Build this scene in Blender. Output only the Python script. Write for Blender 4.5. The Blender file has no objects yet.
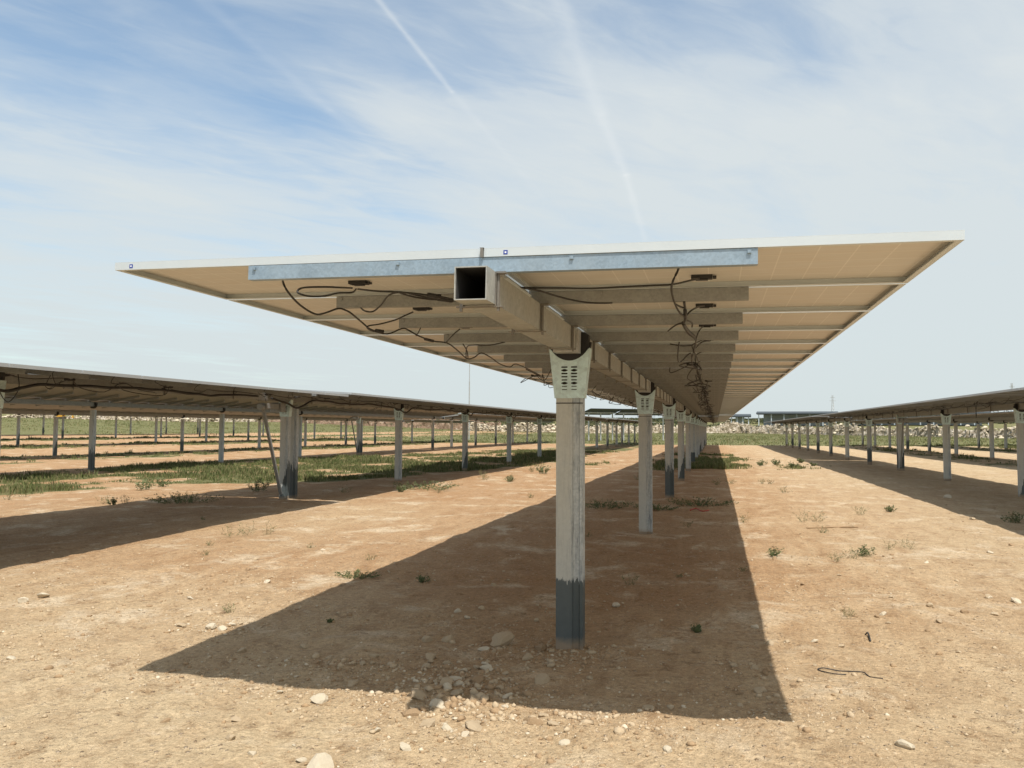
import bpy, bmesh, math, random
import numpy as np
from mathutils import Vector, Matrix

random.seed(7)
RNG = np.random.default_rng(11)
scene = bpy.context.scene
COL = scene.collection
rad = math.radians

# ------------------------------------------------------------------ camera
FPX, YAW, PITCH, ROLL, EYE = 799.66, .2492, .0546, .0048, 1.602
cF = Vector((-math.sin(YAW)*math.cos(PITCH), math.cos(YAW)*math.cos(PITCH), math.sin(PITCH)))
cR0 = Vector((math.cos(YAW), math.sin(YAW), 0)); cU0 = cR0.cross(cF)
cR = cR0*math.cos(ROLL)+cU0*math.sin(ROLL); cU = cU0*math.cos(ROLL)-cR0*math.sin(ROLL)
cam_d = bpy.data.cameras.new('camera'); cam = bpy.data.objects.new('camera', cam_d); COL.objects.link(cam)
cam_d.sensor_width = 36; cam_d.lens = FPX/1024*36; cam_d.clip_end = 8000; cam_d.clip_start = .05
cam.matrix_world = Matrix(((cR.x, cU.x, -cF.x, 0), (cR.y, cU.y, -cF.y, 0), (cR.z, cU.z, -cF.z, EYE), (0, 0, 0, 1)))
scene.camera = cam

def ray(u, v): return cF+cR*((u-512)/FPX)-cU*((v-384)/FPX)
def on_ground(u, v, z=0.):          # where a sight line meets the height z
    d = ray(u, v); t = (z-EYE)/d.z; return d.x*t, d.y*t
def at_range(u, v, r):              # a point r metres away horizontally
    d = ray(u, v); t = r/math.hypot(d.x, d.y); return Vector((d.x*t, d.y*t, EYE+d.z*t))

# ------------------------------------------------------------------ noise and terrain
def _h(i, j, s):
    n = (i.astype(np.int64)*374761393+j.astype(np.int64)*668265263+s*982451653) & 0x7fffffff
    n = ((n ^ (n >> 13))*1274126177) & 0x7fffffff
    return ((n ^ (n >> 16)) & 0xffff)/65535.
def vnoise(x, y, s=0):
    xi = np.floor(x); yi = np.floor(y); fx = x-xi; fy = y-yi
    fx = fx*fx*(3-2*fx); fy = fy*fy*(3-2*fy)
    a = _h(xi, yi, s); b = _h(xi+1, yi, s); c = _h(xi, yi+1, s); d = _h(xi+1, yi+1, s)
    return (a*(1-fx)+b*fx)*(1-fy)+(c*(1-fx)+d*fx)*fy
def fbm(x, y, s=0, o=4):
    r = 0; a = .5; t = 0
    for k in range(o):
        r = r+a*vnoise(x*2**k+17.3*k, y*2**k-9.1*k, s+k); t += a; a *= .5
    return r/t
def sstep(a, b, x):
    t = np.clip((x-a)/(b-a), 0, 1); return t*t*(3-2*t)
HEAP = on_ground(455, 690)
def sstep(a, b, x):
    t = np.clip((x-a)/(b-a), 0, 1); return t*t*(3-2*t)
def rise(x):
    x = np.asarray(x, float)
    return .016*np.clip(-x-33, 0, 110)*sstep(30, 46, -x)+.020*np.clip(-x-76, 0, 75)*sstep(70, 100, -x)+.010*np.clip(x-9, 0, 25)*sstep(8, 14, x)
def terrain(x, y):
    x = np.asarray(x, float); y = np.asarray(y, float)
    r = np.hypot(x, y); az = np.degrees(np.arctan2(x, np.maximum(y, .01)))
    near = np.exp(-r/60.)
    z = (fbm(x*.35, y*.35, 3)-.5)*.07+(fbm(x*1.6, y*1.6, 9)-.5)*.04+((fbm(x*7, y*7, 5, 3)-.5)*.028+.022*np.maximum(fbm(x*4.5, y*4.5, 15, 4)-.56, 0)*4)*near
    z = z-.12*sstep(12, 60, y)-.1*sstep(50, 100, y)
    z = z+.028*np.exp(-((x-HEAP[0])**2+(y-HEAP[1])**2)/.25)*(.7+.5*fbm(x*9, y*9, 21, 2))
    z = z+.075*np.exp(-((x-.75)**2/1.4+(y-4.35)**2/1.2))
    z = z-.015*np.exp(-((x+1.05)**2+(y-5.83)**2)/.5)+.016*np.exp(-((x+1.0)**2+(y-5.95)**2)/.05)
    z = z+rise(x)
    z = z+(fbm(x*.02, y*.02, 31)-.5)*1.*sstep(110, 260, r)
    z = z+9.4*sstep(300, 620, r)*(.85+.4*(fbm(x*.006, y*.006, 77)-.5))
    return z
def gz(x, y): return float(terrain(np.array([x]), np.array([y]))[0])

# ------------------------------------------------------------------ node helpers
def new_mat(name):
    m = bpy.data.materials.new(name); m.use_nodes = True
    nt = m.node_tree; b = nt.nodes['Principled BSDF']; return m, nt, b
def N(nt, t, **k):
    n = nt.nodes.new(t)
    for a, v in k.items():
        if a.startswith('i_'):
            key = a[2:]; key = int(key) if key.isdigit() else key.replace('_', ' ')
            n.inputs[key].default_value = v
        else: setattr(n, a, v)
    return n
def noise(nt, vec, scale, detail=4, rough=.6, dist=0):
    n = N(nt, 'ShaderNodeTexNoise'); n.inputs['Scale'].default_value = scale
    n.inputs['Detail'].default_value = detail; n.inputs['Roughness'].default_value = rough
    n.inputs['Distortion'].default_value = dist
    if vec is not None: nt.links.new(vec, n.inputs['Vector'])
    return n.outputs['Fac']
def ramp(nt, fac, stops, interp='LINEAR'):
    n = N(nt, 'ShaderNodeValToRGB'); e = n.color_ramp.elements; n.color_ramp.interpolation = interp
    while len(e) > 1: e.remove(e[0])
    for i, (p, c) in enumerate(stops):
        el = e[0] if i == 0 else e.new(p)
        el.position = p; el.color = (c, c, c, 1) if isinstance(c, (int, float)) else (*c, 1)
    nt.links.new(fac, n.inputs['Fac']); return n.outputs['Color']
def mix(nt, fac, a, b, blend='MIX'):
    n = N(nt, 'ShaderNodeMix', data_type='RGBA', blend_type=blend)
    for idx, v in ((0, fac), (6, a), (7, b)):
        if isinstance(v, bpy.types.NodeSocket): nt.links.new(v, n.inputs[idx])
        elif isinstance(v, (int, float)): n.inputs[idx].default_value = v if idx == 0 else (v, v, v, 1)
        else: n.inputs[idx].default_value = (*v, 1)
    return n.outputs[2]
def mth(nt, op, a, b=None, c=None, clamp=False):
    n = N(nt, 'ShaderNodeMath', operation=op); n.use_clamp = clamp
    for i, v in enumerate((a, b, c)):
        if v is None: continue
        if isinstance(v, bpy.types.NodeSocket): nt.links.new(v, n.inputs[i])
        else: n.inputs[i].default_value = v
    return n.outputs[0]
def bump(nt, b, h, strength, dist):
    n = N(nt, 'ShaderNodeBump'); n.inputs['Strength'].default_value = strength; n.inputs['Distance'].default_value = dist
    nt.links.new(h, n.inputs['Height']); nt.links.new(n.outputs[0], b.inputs['Normal']); return n
def coords(nt, kind='Object'):
    return N(nt, 'ShaderNodeTexCoord').outputs[kind]
def sepxyz(nt, v):
    n = N(nt, 'ShaderNodeSeparateXYZ'); nt.links.new(v, n.inputs[0]); return n.outputs

# ------------------------------------------------------------------ materials
def mat_ground():
    m, nt, b = new_mat('dry_earth'); L = nt.links
    p = coords(nt)
    at = N(nt, 'ShaderNodeAttribute', attribute_name='cover'); s = N(nt, 'ShaderNodeSeparateColor'); L.new(at.outputs['Color'], s.inputs[0])
    green, pale, red = s.outputs
    big = noise(nt, p, .55, 5, .62); mid = noise(nt, p, 2.6, 6, .7); fine = noise(nt, p, 26, 6, .75); grit = noise(nt, p, 120, 3, .8)
    st = N(nt, 'ShaderNodeMapping'); st.inputs['Scale'].default_value = (2.4, .5, 1); st.inputs['Rotation'].default_value = (0, 0, rad(78)); L.new(p, st.inputs[0])
    streak = noise(nt, st.outputs[0], 1.3, 6, .7, .6)
    c = ramp(nt, mid, [(.28, (.275, .165, .082)), (.5, (.400, .262, .140)), (.72, (.490, .350, .202))])
    c = mix(nt, ramp(nt, streak, [(.40, 0), (.62, .75)]), c, (.540, .400, .238))
    c = mix(nt, mth(nt, 'MULTIPLY', red, ramp(nt, big, [(.30, 1.), (.66, .5)])), c, (.345, .192, .088))
    c = mix(nt, mth(nt, 'MULTIPLY', pale, ramp(nt, mid, [(.25, .45), (.62, 1.)])), c, (.530, .412, .250))
    sc = ramp(nt, noise(nt, p, 1.1, 7, .72, .4), [(.53, 0), (.64, 1)])      # scuffed pale marl
    c = mix(nt, mth(nt, 'MULTIPLY', sc, .72), c, (.62, .51, .35))
    dk = ramp(nt, noise(nt, p, 5.3, 7, .8), [(.36, 1), (.46, 0)])          # crumbs of darker soil
    c = mix(nt, mth(nt, 'MULTIPLY', dk, .6), c, (.20, .115, .052))
    c = mix(nt, 1., c, ramp(nt, fine, [(.25, .62), (.5, .98), (.75, 1.24)]), 'MULTIPLY')
    c = mix(nt, 1., c, ramp(nt, grit, [(.25, .70), (.5, 1.), (.78, 1.25)]), 'MULTIPLY')
    # small stones and crumbs
    wp = N(nt, 'ShaderNodeVectorMath', operation='ADD'); nz = N(nt, 'ShaderNodeTexNoise'); nz.inputs['Scale'].default_value = 30
    L.new(p, nz.inputs['Vector']); sc2 = N(nt, 'ShaderNodeVectorMath', operation='SCALE'); sc2.inputs['Scale'].default_value = .03
    L.new(nz.outputs['Color'], sc2.inputs[0]); L.new(p, wp.inputs[0]); L.new(sc2.outputs[0], wp.inputs[1])
    vo = N(nt, 'ShaderNodeTexVoronoi', feature='F1'); vo.inputs['Scale'].default_value = 26; L.new(wp.outputs[0], vo.inputs['Vector'])
    rnd = N(nt, 'ShaderNodeSeparateColor'); L.new(vo.outputs['Color'], rnd.inputs[0])
    peb = mth(nt, 'MULTIPLY', ramp(nt, vo.outputs['Distance'], [(.16, 1), (.30, 0)]),
              mth(nt, 'GREATER_THAN', mth(nt, 'ADD', rnd.outputs[0], mth(nt, 'MULTIPLY', mid, .35)), .96))
    c = mix(nt, mth(nt, 'MULTIPLY', peb, .8), c, mix(nt, rnd.outputs[1], (.62, .50, .36), (.36, .24, .15)))
    vo2 = N(nt, 'ShaderNodeTexVoronoi', feature='F1'); vo2.inputs['Scale'].default_value = 75; L.new(wp.outputs[0], vo2.inputs['Vector'])
    rn2 = N(nt, 'ShaderNodeSeparateColor'); L.new(vo2.outputs['Color'], rn2.inputs[0])
    pb2 = mth(nt, 'MULTIPLY', ramp(nt, vo2.outputs['Distance'], [(.2, 1), (.36, 0)]), mth(nt, 'GREATER_THAN', rn2.outputs[0], .72))
    c = mix(nt, mth(nt, 'MULTIPLY', pb2, .5), c, mix(nt, rn2.outputs[1], (.66, .56, .42), (.22, .14, .08)))
    # green ground cover
    gn = noise(nt, p, .35, 6, .7); gf = noise(nt, p, 5, 4, .7)
    gc = mix(nt, gf, (.075, .092, .030), (.200, .185, .085))
    gm = ramp(nt, mth(nt, 'ADD', green, mth(nt, 'SUBTRACT', mth(nt, 'ADD', mth(nt, 'MULTIPLY', gn, .6), mth(nt, 'MULTIPLY', gf, .4)), .5)), [(.42, 0), (.62, 1)])
    c = mix(nt, gm, c, gc)
    c = mix(nt, 1., c, (1.10, 1.085, 1.10), 'MULTIPLY')
    L.new(c, b.inputs['Base Color']); b.inputs['Roughness'].default_value = .95; b.inputs['Specular IOR Level'].default_value = .15
    h = mth(nt, 'ADD', mth(nt, 'MULTIPLY', fine, .5), mth(nt, 'MULTIPLY', grit, .22))
    rd = mth(nt, 'ABSOLUTE', mth(nt, 'SUBTRACT', noise(nt, p, 11, 5, .7, .4), .5))
    c2 = mix(nt, ramp(nt, rd, [(.0, .35), (.03, 0)]), c, (.20, .12, .06)); L.new(c2, b.inputs['Base Color'])
    h = mth(nt, 'ADD', h, mth(nt, 'MULTIPLY', rd, 1.1)); h = mth(nt, 'ADD', h, mth(nt, 'MULTIPLY', peb, .5)); h = mth(nt, 'ADD', h, mth(nt, 'MULTIPLY', pb2, .16)); h = mth(nt, 'ADD', h, mth(nt, 'MULTIPLY', mid, 1.2))
    bump(nt, b, h, 1., .036)
    return m

def mat_galv(name, base=(.50, .53, .54), dust=(.52, .43, .30), dust_amt=.35, metallic=.55, rough=.45, spangle=14):
    m, nt, b = new_mat(name); L = nt.links; p = coords(nt)
    v = N(nt, 'ShaderNodeTexVoronoi'); v.inputs['Scale'].default_value = spangle*4; L.new(p, v.inputs['Vector'])
    s = N(nt, 'ShaderNodeSeparateColor'); L.new(v.outputs['Color'], s.inputs[0])
    c = mix(nt, s.outputs[0], tuple(x*.88 for x in base), tuple(min(1, x*1.1) for x in base))
    c = mix(nt, 1., c, ramp(nt, noise(nt, p, 9, 5, .7), [(.3, .82), (.7, 1.08)]), 'MULTIPLY')
    d = ramp(nt, noise(nt, p, 3.5, 6, .7), [(.38, 0), (.66, 1)])
    c = mix(nt, mth(nt, 'MULTIPLY', d, dust_amt), c, dust)
    L.new(c, b.inputs['Base Color'])
    L.new(ramp(nt, noise(nt, p, 12, 4, .7), [(.3, rough-.1), (.7, rough+.15)]), b.inputs['Roughness'])
    b.inputs['Metallic'].default_value = metallic
    bump(nt, b, noise(nt, p, 40, 3), .15, .002)
    return m

def mat_post(name, paint_h, rag, clean=.4, side=False):
    # galvanised section, dusty cream film on the web, ragged cold-zinc paint above the ground
    m, nt, b = new_mat(name); L = nt.links; p = coords(nt); x, y, z = sepxyz(nt, p)
    v = N(nt, 'ShaderNodeTexVoronoi'); v.inputs['Scale'].default_value = 60; L.new(p, v.inputs['Vector'])
    s = N(nt, 'ShaderNodeSeparateColor'); L.new(v.outputs['Color'], s.inputs[0])
    base = mix(nt, s.outputs[0], (.40, .43, .44), (.53, .56, .56))
    st = N(nt, 'ShaderNodeMapping'); st.inputs['Scale'].default_value = (16, 16, 1.3); L.new(p, st.inputs[0])
    stn = noise(nt, st.outputs[0], 1.6, 6, .75)
    # dusty film: heavier on the left of the web, patchy to the right
    edge = mth(nt, 'ADD', x, mth(nt, 'MULTIPLY', mth(nt, 'SUBTRACT', stn, .5), .09))
    film = ramp(nt, mth(nt, 'ADD', mth(nt, 'MULTIPLY', edge, 4.), .5), [(.50, 1), (.66, 1-clean)])
    film = mth(nt, 'MULTIPLY', film, ramp(nt, noise(nt, p, 7, 6, .7), [(.2, .6), (.55, 1)]))
    c = mix(nt, mth(nt, 'MULTIPLY', film, .8), base, mix(nt, noise(nt, p, 22, 4), (.45, .445, .39), (.58, .575, .51)))
    dk = ramp(nt, noise(nt, st.outputs[0], 2.4, 6, .8), [(.50, 0), (.62, 1)])
    rgt = ramp(nt, mth(nt, 'ADD', mth(nt, 'MULTIPLY', x, 5.), .5), [(.42, .25), (.62, 1)])
    c = mix(nt, mth(nt, 'MULTIPLY', mth(nt, 'MULTIPLY', dk, .75), rgt), c, (.15, .165, .18))
    rg = mth(nt, 'MULTIPLY', mth(nt, 'SUBTRACT', noise(nt, st.outputs[0], 3., 4, .6), .5), rag)
    if side: rg = mth(nt, 'ADD', rg, mth(nt, 'MULTIPLY', x, -4.))
    lim = mth(nt, 'ADD', z, rg)
    pt = mth(nt, 'LESS_THAN', lim, paint_h)
    wear = ramp(nt, noise(nt, p, 6, 6, .75), [(.60, 0), (.68, .75)])
    pc = mix(nt, noise(nt, p, 15, 4), (.075, .092, .092), (.115, .132, .13))
    pc = mix(nt, mth(nt, 'MULTIPLY', wear, .6), pc, (.3, .33, .33))
    c = mix(nt, pt, c, pc)
    soil = mth(nt, 'ADD', z, mth(nt, 'MULTIPLY', mth(nt, 'SUBTRACT', noise(nt, p, 12, 5), .5), .12))
    c = mix(nt, ramp(nt, mth(nt, 'ADD', mth(nt, 'MULTIPLY', soil, 2.), .3), [(.33, .8), (.47, 0)]), c, (.36, .27, .18))
    L.new(c, b.inputs['Base Color'])
    L.new(mth(nt, 'MULTIPLY', mth(nt, 'SUBTRACT', 1., film), .45), b.inputs['Metallic'])
    b.inputs['Roughness'].default_value = .55
    bump(nt, b, noise(nt, p, 30, 4), .2, .002)
    return m

def mat_simple(name, col, rough=.6, metallic=0., var=.15, scale=12, bmp=.0):
    m, nt, b = new_mat(name); p = coords(nt)
    c = mix(nt, noise(nt, p, scale, 5, .65), tuple(x*(1-var) for x in col), tuple(min(1, x*(1+var)) for x in col))
    nt.links.new(c, b.inputs['Base Color']); b.inputs['Roughness'].default_value = rough; b.inputs['Metallic'].default_value = metallic
    if bmp: bump(nt, b, noise(nt, p, scale*3, 4), bmp, .01)
    return m

def mat_cells():
    m, nt, b = new_mat('solar_cells'); p = coords(nt); x, y, z = sepxyz(nt, p)
    gx = mth(nt, 'ABSOLUTE', mth(nt, 'SUBTRACT', mth(nt, 'FRACT', mth(nt, 'MULTIPLY', x, 6.2)), .5))
    gy = mth(nt, 'ABSOLUTE', mth(nt, 'SUBTRACT', mth(nt, 'FRACT', mth(nt, 'MULTIPLY', y, 6.2)), .5))
    ln = mth(nt, 'GREATER_THAN', mth(nt, 'MAXIMUM', gx, gy), .485)
    c = mix(nt, ln, (.012, .018, .045), (.55, .56, .57))
    nt.links.new(c, b.inputs['Base Color']); b.inputs['Roughness'].default_value = .12
    return m
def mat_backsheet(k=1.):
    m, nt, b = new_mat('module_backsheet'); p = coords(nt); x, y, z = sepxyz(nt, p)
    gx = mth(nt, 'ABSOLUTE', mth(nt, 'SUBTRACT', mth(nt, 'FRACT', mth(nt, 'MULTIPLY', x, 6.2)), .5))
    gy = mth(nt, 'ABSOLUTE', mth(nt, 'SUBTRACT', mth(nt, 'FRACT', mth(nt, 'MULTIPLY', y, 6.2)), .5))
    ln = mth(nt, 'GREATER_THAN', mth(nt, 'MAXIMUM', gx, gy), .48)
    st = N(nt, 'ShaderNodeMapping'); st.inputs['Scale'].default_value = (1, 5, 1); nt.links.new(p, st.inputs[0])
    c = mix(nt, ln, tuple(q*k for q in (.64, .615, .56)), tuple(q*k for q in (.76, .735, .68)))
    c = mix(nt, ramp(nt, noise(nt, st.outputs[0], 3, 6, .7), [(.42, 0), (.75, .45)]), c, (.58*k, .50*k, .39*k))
    sp = ramp(nt, noise(nt, p, 17, 5, .8), [(.70, 0), (.76, .6)])
    c = mix(nt, sp, c, (.42, .30, .19))
    nt.links.new(c, b.inputs['Base Color']); b.inputs['Roughness'].default_value = .5
    return m
def mat_leaf(name, c1, c2):
    m, nt, b = new_mat(name)
    a = N(nt, 'ShaderNodeAttribute', attribute_name='tone'); s = N(nt, 'ShaderNodeSeparateColor'); nt.links.new(a.outputs['Color'], s.inputs[0])
    c = mix(nt, s.outputs[0], c1, c2); c = mix(nt, s.outputs[1], c, (.27, .215, .11))
    nt.links.new(c, b.inputs['Base Color']); b.inputs['Roughness'].default_value = .75
    b.inputs['Specular IOR Level'].default_value = .2
    return m

M = dict(
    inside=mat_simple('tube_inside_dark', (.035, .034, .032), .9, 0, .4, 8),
    clamp=mat_galv('clamp_steel', base=(.20, .19, .17), dust=(.25, .20, .14), dust_amt=.5, metallic=.3),
    ground=mat_ground(),
    galv=mat_galv('galvanised_steel', dust_amt=.55, metallic=.4, dust=(.50, .42, .31)),
    tube=mat_galv('tube_steel', base=(.40, .41, .38), dust=(.42, .39, .33), dust_amt=.5, metallic=.25, rough=.6),
    purlin=mat_galv('purlin_steel', base=(.30, .31, .30), dust=(.29, .28, .25), dust_amt=.35, metallic=.3, rough=.5, spangle=20),
    purlin_blue=mat_galv('bright_purlin_steel', base=(.31, .40, .47), dust=(.36, .42, .45), dust_amt=.4, metallic=.45, rough=.4, spangle=26),
    alu=mat_simple('anodised_aluminium', (.60, .645, .65), .42, .3, .06, 5),
    plate=mat_galv('bracket_plate_steel', base=(.60, .76, .76), dust=(.60, .68, .65), dust_amt=.35, metallic=.25, rough=.5, spangle=10),
    hole=mat_simple('slot_dark', (.015, .015, .014), .9),
    rubber=mat_simple('bearing_black', (.018, .017, .016), .6, 0, .3),
    cable=mat_simple('cable_black', (.022, .020, .018), .5, 0, .3),
    cells=mat_cells(), back=mat_backsheet(), back_shaded=mat_backsheet(.34), alu_shaded=mat_simple('shaded_aluminium', (.46, .48, .48), .5, .35, .1, 5),  # darker backsheet and frame copies: underside shade of the other rows put into colour
    blue=mat_simple('sticker_blue', (.02, .05, .30), .5), white=mat_simple('sticker_white', (.8, .82, .85), .5),
    post_a=mat_post('post_steel_zinc_foot', .49, .28, .9),
    post_b=mat_post('post_steel', .03, .05, .75),
    post_c=mat_post('post_steel_dark_side', .72, 1.0, .85),
    post_d=mat_post('post_steel_patched', .42, .75, .6, True),
    rock=mat_simple('limestone', (.47, .36, .23), .95, 0, .22, 25, .6),
    rock_w=mat_simple('white_limestone', (.60, .51, .37), .95, 0, .22, 25, .6),
    rock_r=mat_simple('tan_stone', (.35, .235, .13), .95, 0, .3, 25, .6),
    grass=mat_leaf('grass_blades', (.060, .082, .024), (.180, .195, .070)),
    weed=mat_leaf('weed_leaves', (.075, .105, .035), (.17, .19, .09)),
    scrub=mat_leaf('scrub_leaves', (.05, .065, .03), (.11, .115, .06)),
)

# ------------------------------------------------------------------ object helpers
def tag(o, label=None, cat=None, group=None, kind=None):
    if label: o['label'] = label
    if cat: o['category'] = cat
    if group: o['group'] = group
    if kind: o['kind'] = kind
    return o
def empty(name, loc=(0, 0, 0), rz=0):
    o = bpy.data.objects.new(name, None); COL.objects.link(o); o.location = loc; o.rotation_euler = (0, 0, rz)
    o.empty_display_size = .2; return o
def link(name, me, parent=None, loc=(0, 0, 0), rot=(0, 0, 0)):
    o = bpy.data.objects.new(name, me); COL.objects.link(o)
    if parent: o.parent = parent
    o.location = loc; o.rotation_euler = rot; return o
class MB:
    def __init__(s): s.v = []; s.f = []; s.m = []
    def box(s, x0, x1, y0, y1, z0, z1, mi=0):
        k = len(s.v)
        s.v += [(x0, y0, z0), (x1, y0, z0), (x1, y1, z0), (x0, y1, z0), (x0, y0, z1), (x1, y0, z1), (x1, y1, z1), (x0, y1, z1)]
        for q in ((0, 3, 2, 1), (4, 5, 6, 7), (0, 1, 5, 4), (1, 2, 6, 5), (2, 3, 7, 6), (3, 0, 4, 7)):
            s.f.append(tuple(k+i for i in q)); s.m.append(mi)
        return s
    def obox(s, a, b, w, h, mi=0):      # a bar from a to b, w wide, h deep
        a = Vector(a); b = Vector(b); d = (b-a).normalized()
        up = Vector((0, 0, 1)) if abs(d.z) < .9 else Vector((0, 1, 0))
        sx = d.cross(up).normalized()*(w/2); sy = sx.cross(d).normalized()*(h/2); k = len(s.v)
        for p in (a, b):
            for q in (-sx-sy, sx-sy, sx+sy, -sx+sy): s.v.append(tuple(p+q))
        for q in ((3, 2, 1, 0), (4, 5, 6, 7), (0, 1, 5, 4), (1, 2, 6, 5), (2, 3, 7, 6), (3, 0, 4, 7)):
            s.f.append(tuple(k+i for i in q)); s.m.append(mi)
        return s
    def prism(s, poly, ax, a, b, mi=0):  # polygon (2-D) extruded along axis ax
        k = len(s.v); n = len(poly)
        for t in (a, b):
            for p, q in poly:
                s.v.append({'x': (t, p, q), 'y': (p, t, q), 'z': (p, q, t)}[ax])
        s.f.append(tuple(range(k, k+n))[::-1]); s.f.append(tuple(range(k+n, k+2*n))); s.m += [mi, mi]
        for i in range(n):
            j = (i+1) % n; s.f.append((k+i, k+j, k+n+j, k+n+i)); s.m.append(mi)
        return s
    def strip(s, pts, t, z0, z1, mi=0):  # thin folded plate following pts in plan
        n = len(pts); k = len(s.v)
        nor = []
        for i in range(n):
            a = Vector(pts[max(0, i-1)]); b = Vector(pts[min(n-1, i+1)]); d = (b-a).normalized(); nor.append((-d.y*t, d.x*t))
        for z in (z0, z1):
            for i in range(n): s.v.append((pts[i][0], pts[i][1], z))
            for i in range(n): s.v.append((pts[i][0]+nor[i][0], pts[i][1]+nor[i][1], z))
        for i in range(n-1):
            A = k+i; B = k+i+1; C = k+n+i+1; D = k+n+i; h = 2*n
            for q in ((A, B, B+h, A+h), (D+h, C+h, C, D), (A+h, B+h, C+h, D+h), (D, C, B, A)): s.f.append(q); s.m.append(mi)
        for i in (0, n-1):
            A = k+i; D = k+n+i; s.f.append((A, D, D+2*n, A+2*n)); s.m.append(mi)
        return s
    def tube(s, pts, r, seg=6, mi=0, smooth=True):
        P = [Vector(p) for p in pts]
        if smooth and len(P) > 2:
            Q = []
            for i in range(len(P)-1):
                p0 = P[max(0, i-1)]; p1 = P[i]; p2 = P[i+1]; p3 = P[min(len(P)-1, i+2)]
                for t in (0, .25, .5, .75):
                    Q.append(.5*((2*p1)+(p2-p0)*t+(2*p0-5*p1+4*p2-p3)*t*t+(3*p1-p0-3*p2+p3)*t**3))
            Q.append(P[-1]); P = Q
        k = len(s.v); n = len(P); up = Vector((.13, .21, .97))
        for i, p in enumerate(P):
            d = (P[min(n-1, i+1)]-P[max(0, i-1)])
            d = d.normalized() if d.length > 1e-6 else Vector((0, 1, 0))
            a = d.cross(up)
            if a.length < .05: a = d.cross(Vector((1, 0, 0)))
            a.normalize(); b = a.cross(d)
            for j in range(seg):
                th = 2*math.pi*j/seg; s.v.append(tuple(p+a*(r*math.cos(th))+b*(r*math.sin(th))))
        for i in range(n-1):
            for j in range(seg):
                q = k+i*seg; jj = (j+1) % seg; s.f.append((q+j, q+jj, q+seg+jj, q+seg+j)); s.m.append(mi)
        s.f.append(tuple(range(k, k+seg))); s.f.append(tuple(k+(n-1)*seg+j for j in range(seg))[::-1]); s.m += [mi, mi]
        return s
    def mesh(s, name, mats, bevel=0, smooth=False):
        me = bpy.data.meshes.new(name); me.from_pydata(s.v, [], s.f)
        for mm in (mats if isinstance(mats, (list, tuple)) else [mats]): me.materials.append(mm)
        me.polygons.foreach_set('material_index', s.m)
        bm = bmesh.new(); bm.from_mesh(me); bmesh.ops.recalc_face_normals(bm, faces=bm.faces)
        if bevel: bmesh.ops.bevel(bm, geom=list(bm.edges), offset=bevel, segments=1, affect='EDGES', clamp_overlap=True)
        bm.to_mesh(me); bm.free()
        if smooth: me.polygons.foreach_set('use_smooth', [True]*len(me.polygons))
        me.update(); return me
    def build(s, name, mats, parent=None, loc=(0, 0, 0), rot=(0, 0, 0), **k):
        return link(name, s.mesh(name, mats, **k), parent, loc, rot)

# ------------------------------------------------------------------ ground
def axis_pts(a, b, fine, g, c0=0.):
    # coordinates from a to b, spaced fine*1 near c0 and growing with distance
    out = [c0]; x = c0
    while x < b: x += max(fine, g*abs(x-c0)); out.append(min(x, b))
    x = c0; neg = []
    while x > a: x -= max(fine, g*abs(x-c0)); neg.append(max(x, a))
    return np.array(neg[::-1]+out)
xs = axis_pts(-2200, 2200, .045, .016); ys = axis_pts(-60, 2600, .045, .014, 3.2)
GX, GY = np.meshgrid(xs, ys); shp = GX.shape
gxf = GX.ravel(); gyf = GY.ravel(); gzf = terrain(gxf, gyf)
me = bpy.data.meshes.new('ground')
nx, ny = len(xs), len(ys)
me.vertices.add(nx*ny); me.vertices.foreach_set('co', np.stack([gxf, gyf, gzf], 1).ravel())
ii, jj = np.meshgrid(np.arange(nx-1), np.arange(ny-1)); a = (jj*nx+ii).ravel()
fc = np.stack([a, a+1, a+nx+1, a+nx], 1)
me.loops.add(fc.size); me.loops.foreach_set('vertex_index', fc.ravel())
me.polygons.add(len(fc)); me.polygons.foreach_set('loop_start', np.arange(0, fc.size, 4)); me.polygons.foreach_set('loop_total', np.full(len(fc), 4))
me.polygons.foreach_set('use_smooth', np.ones(len(fc), bool)); me.update(calc_edges=True)

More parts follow.
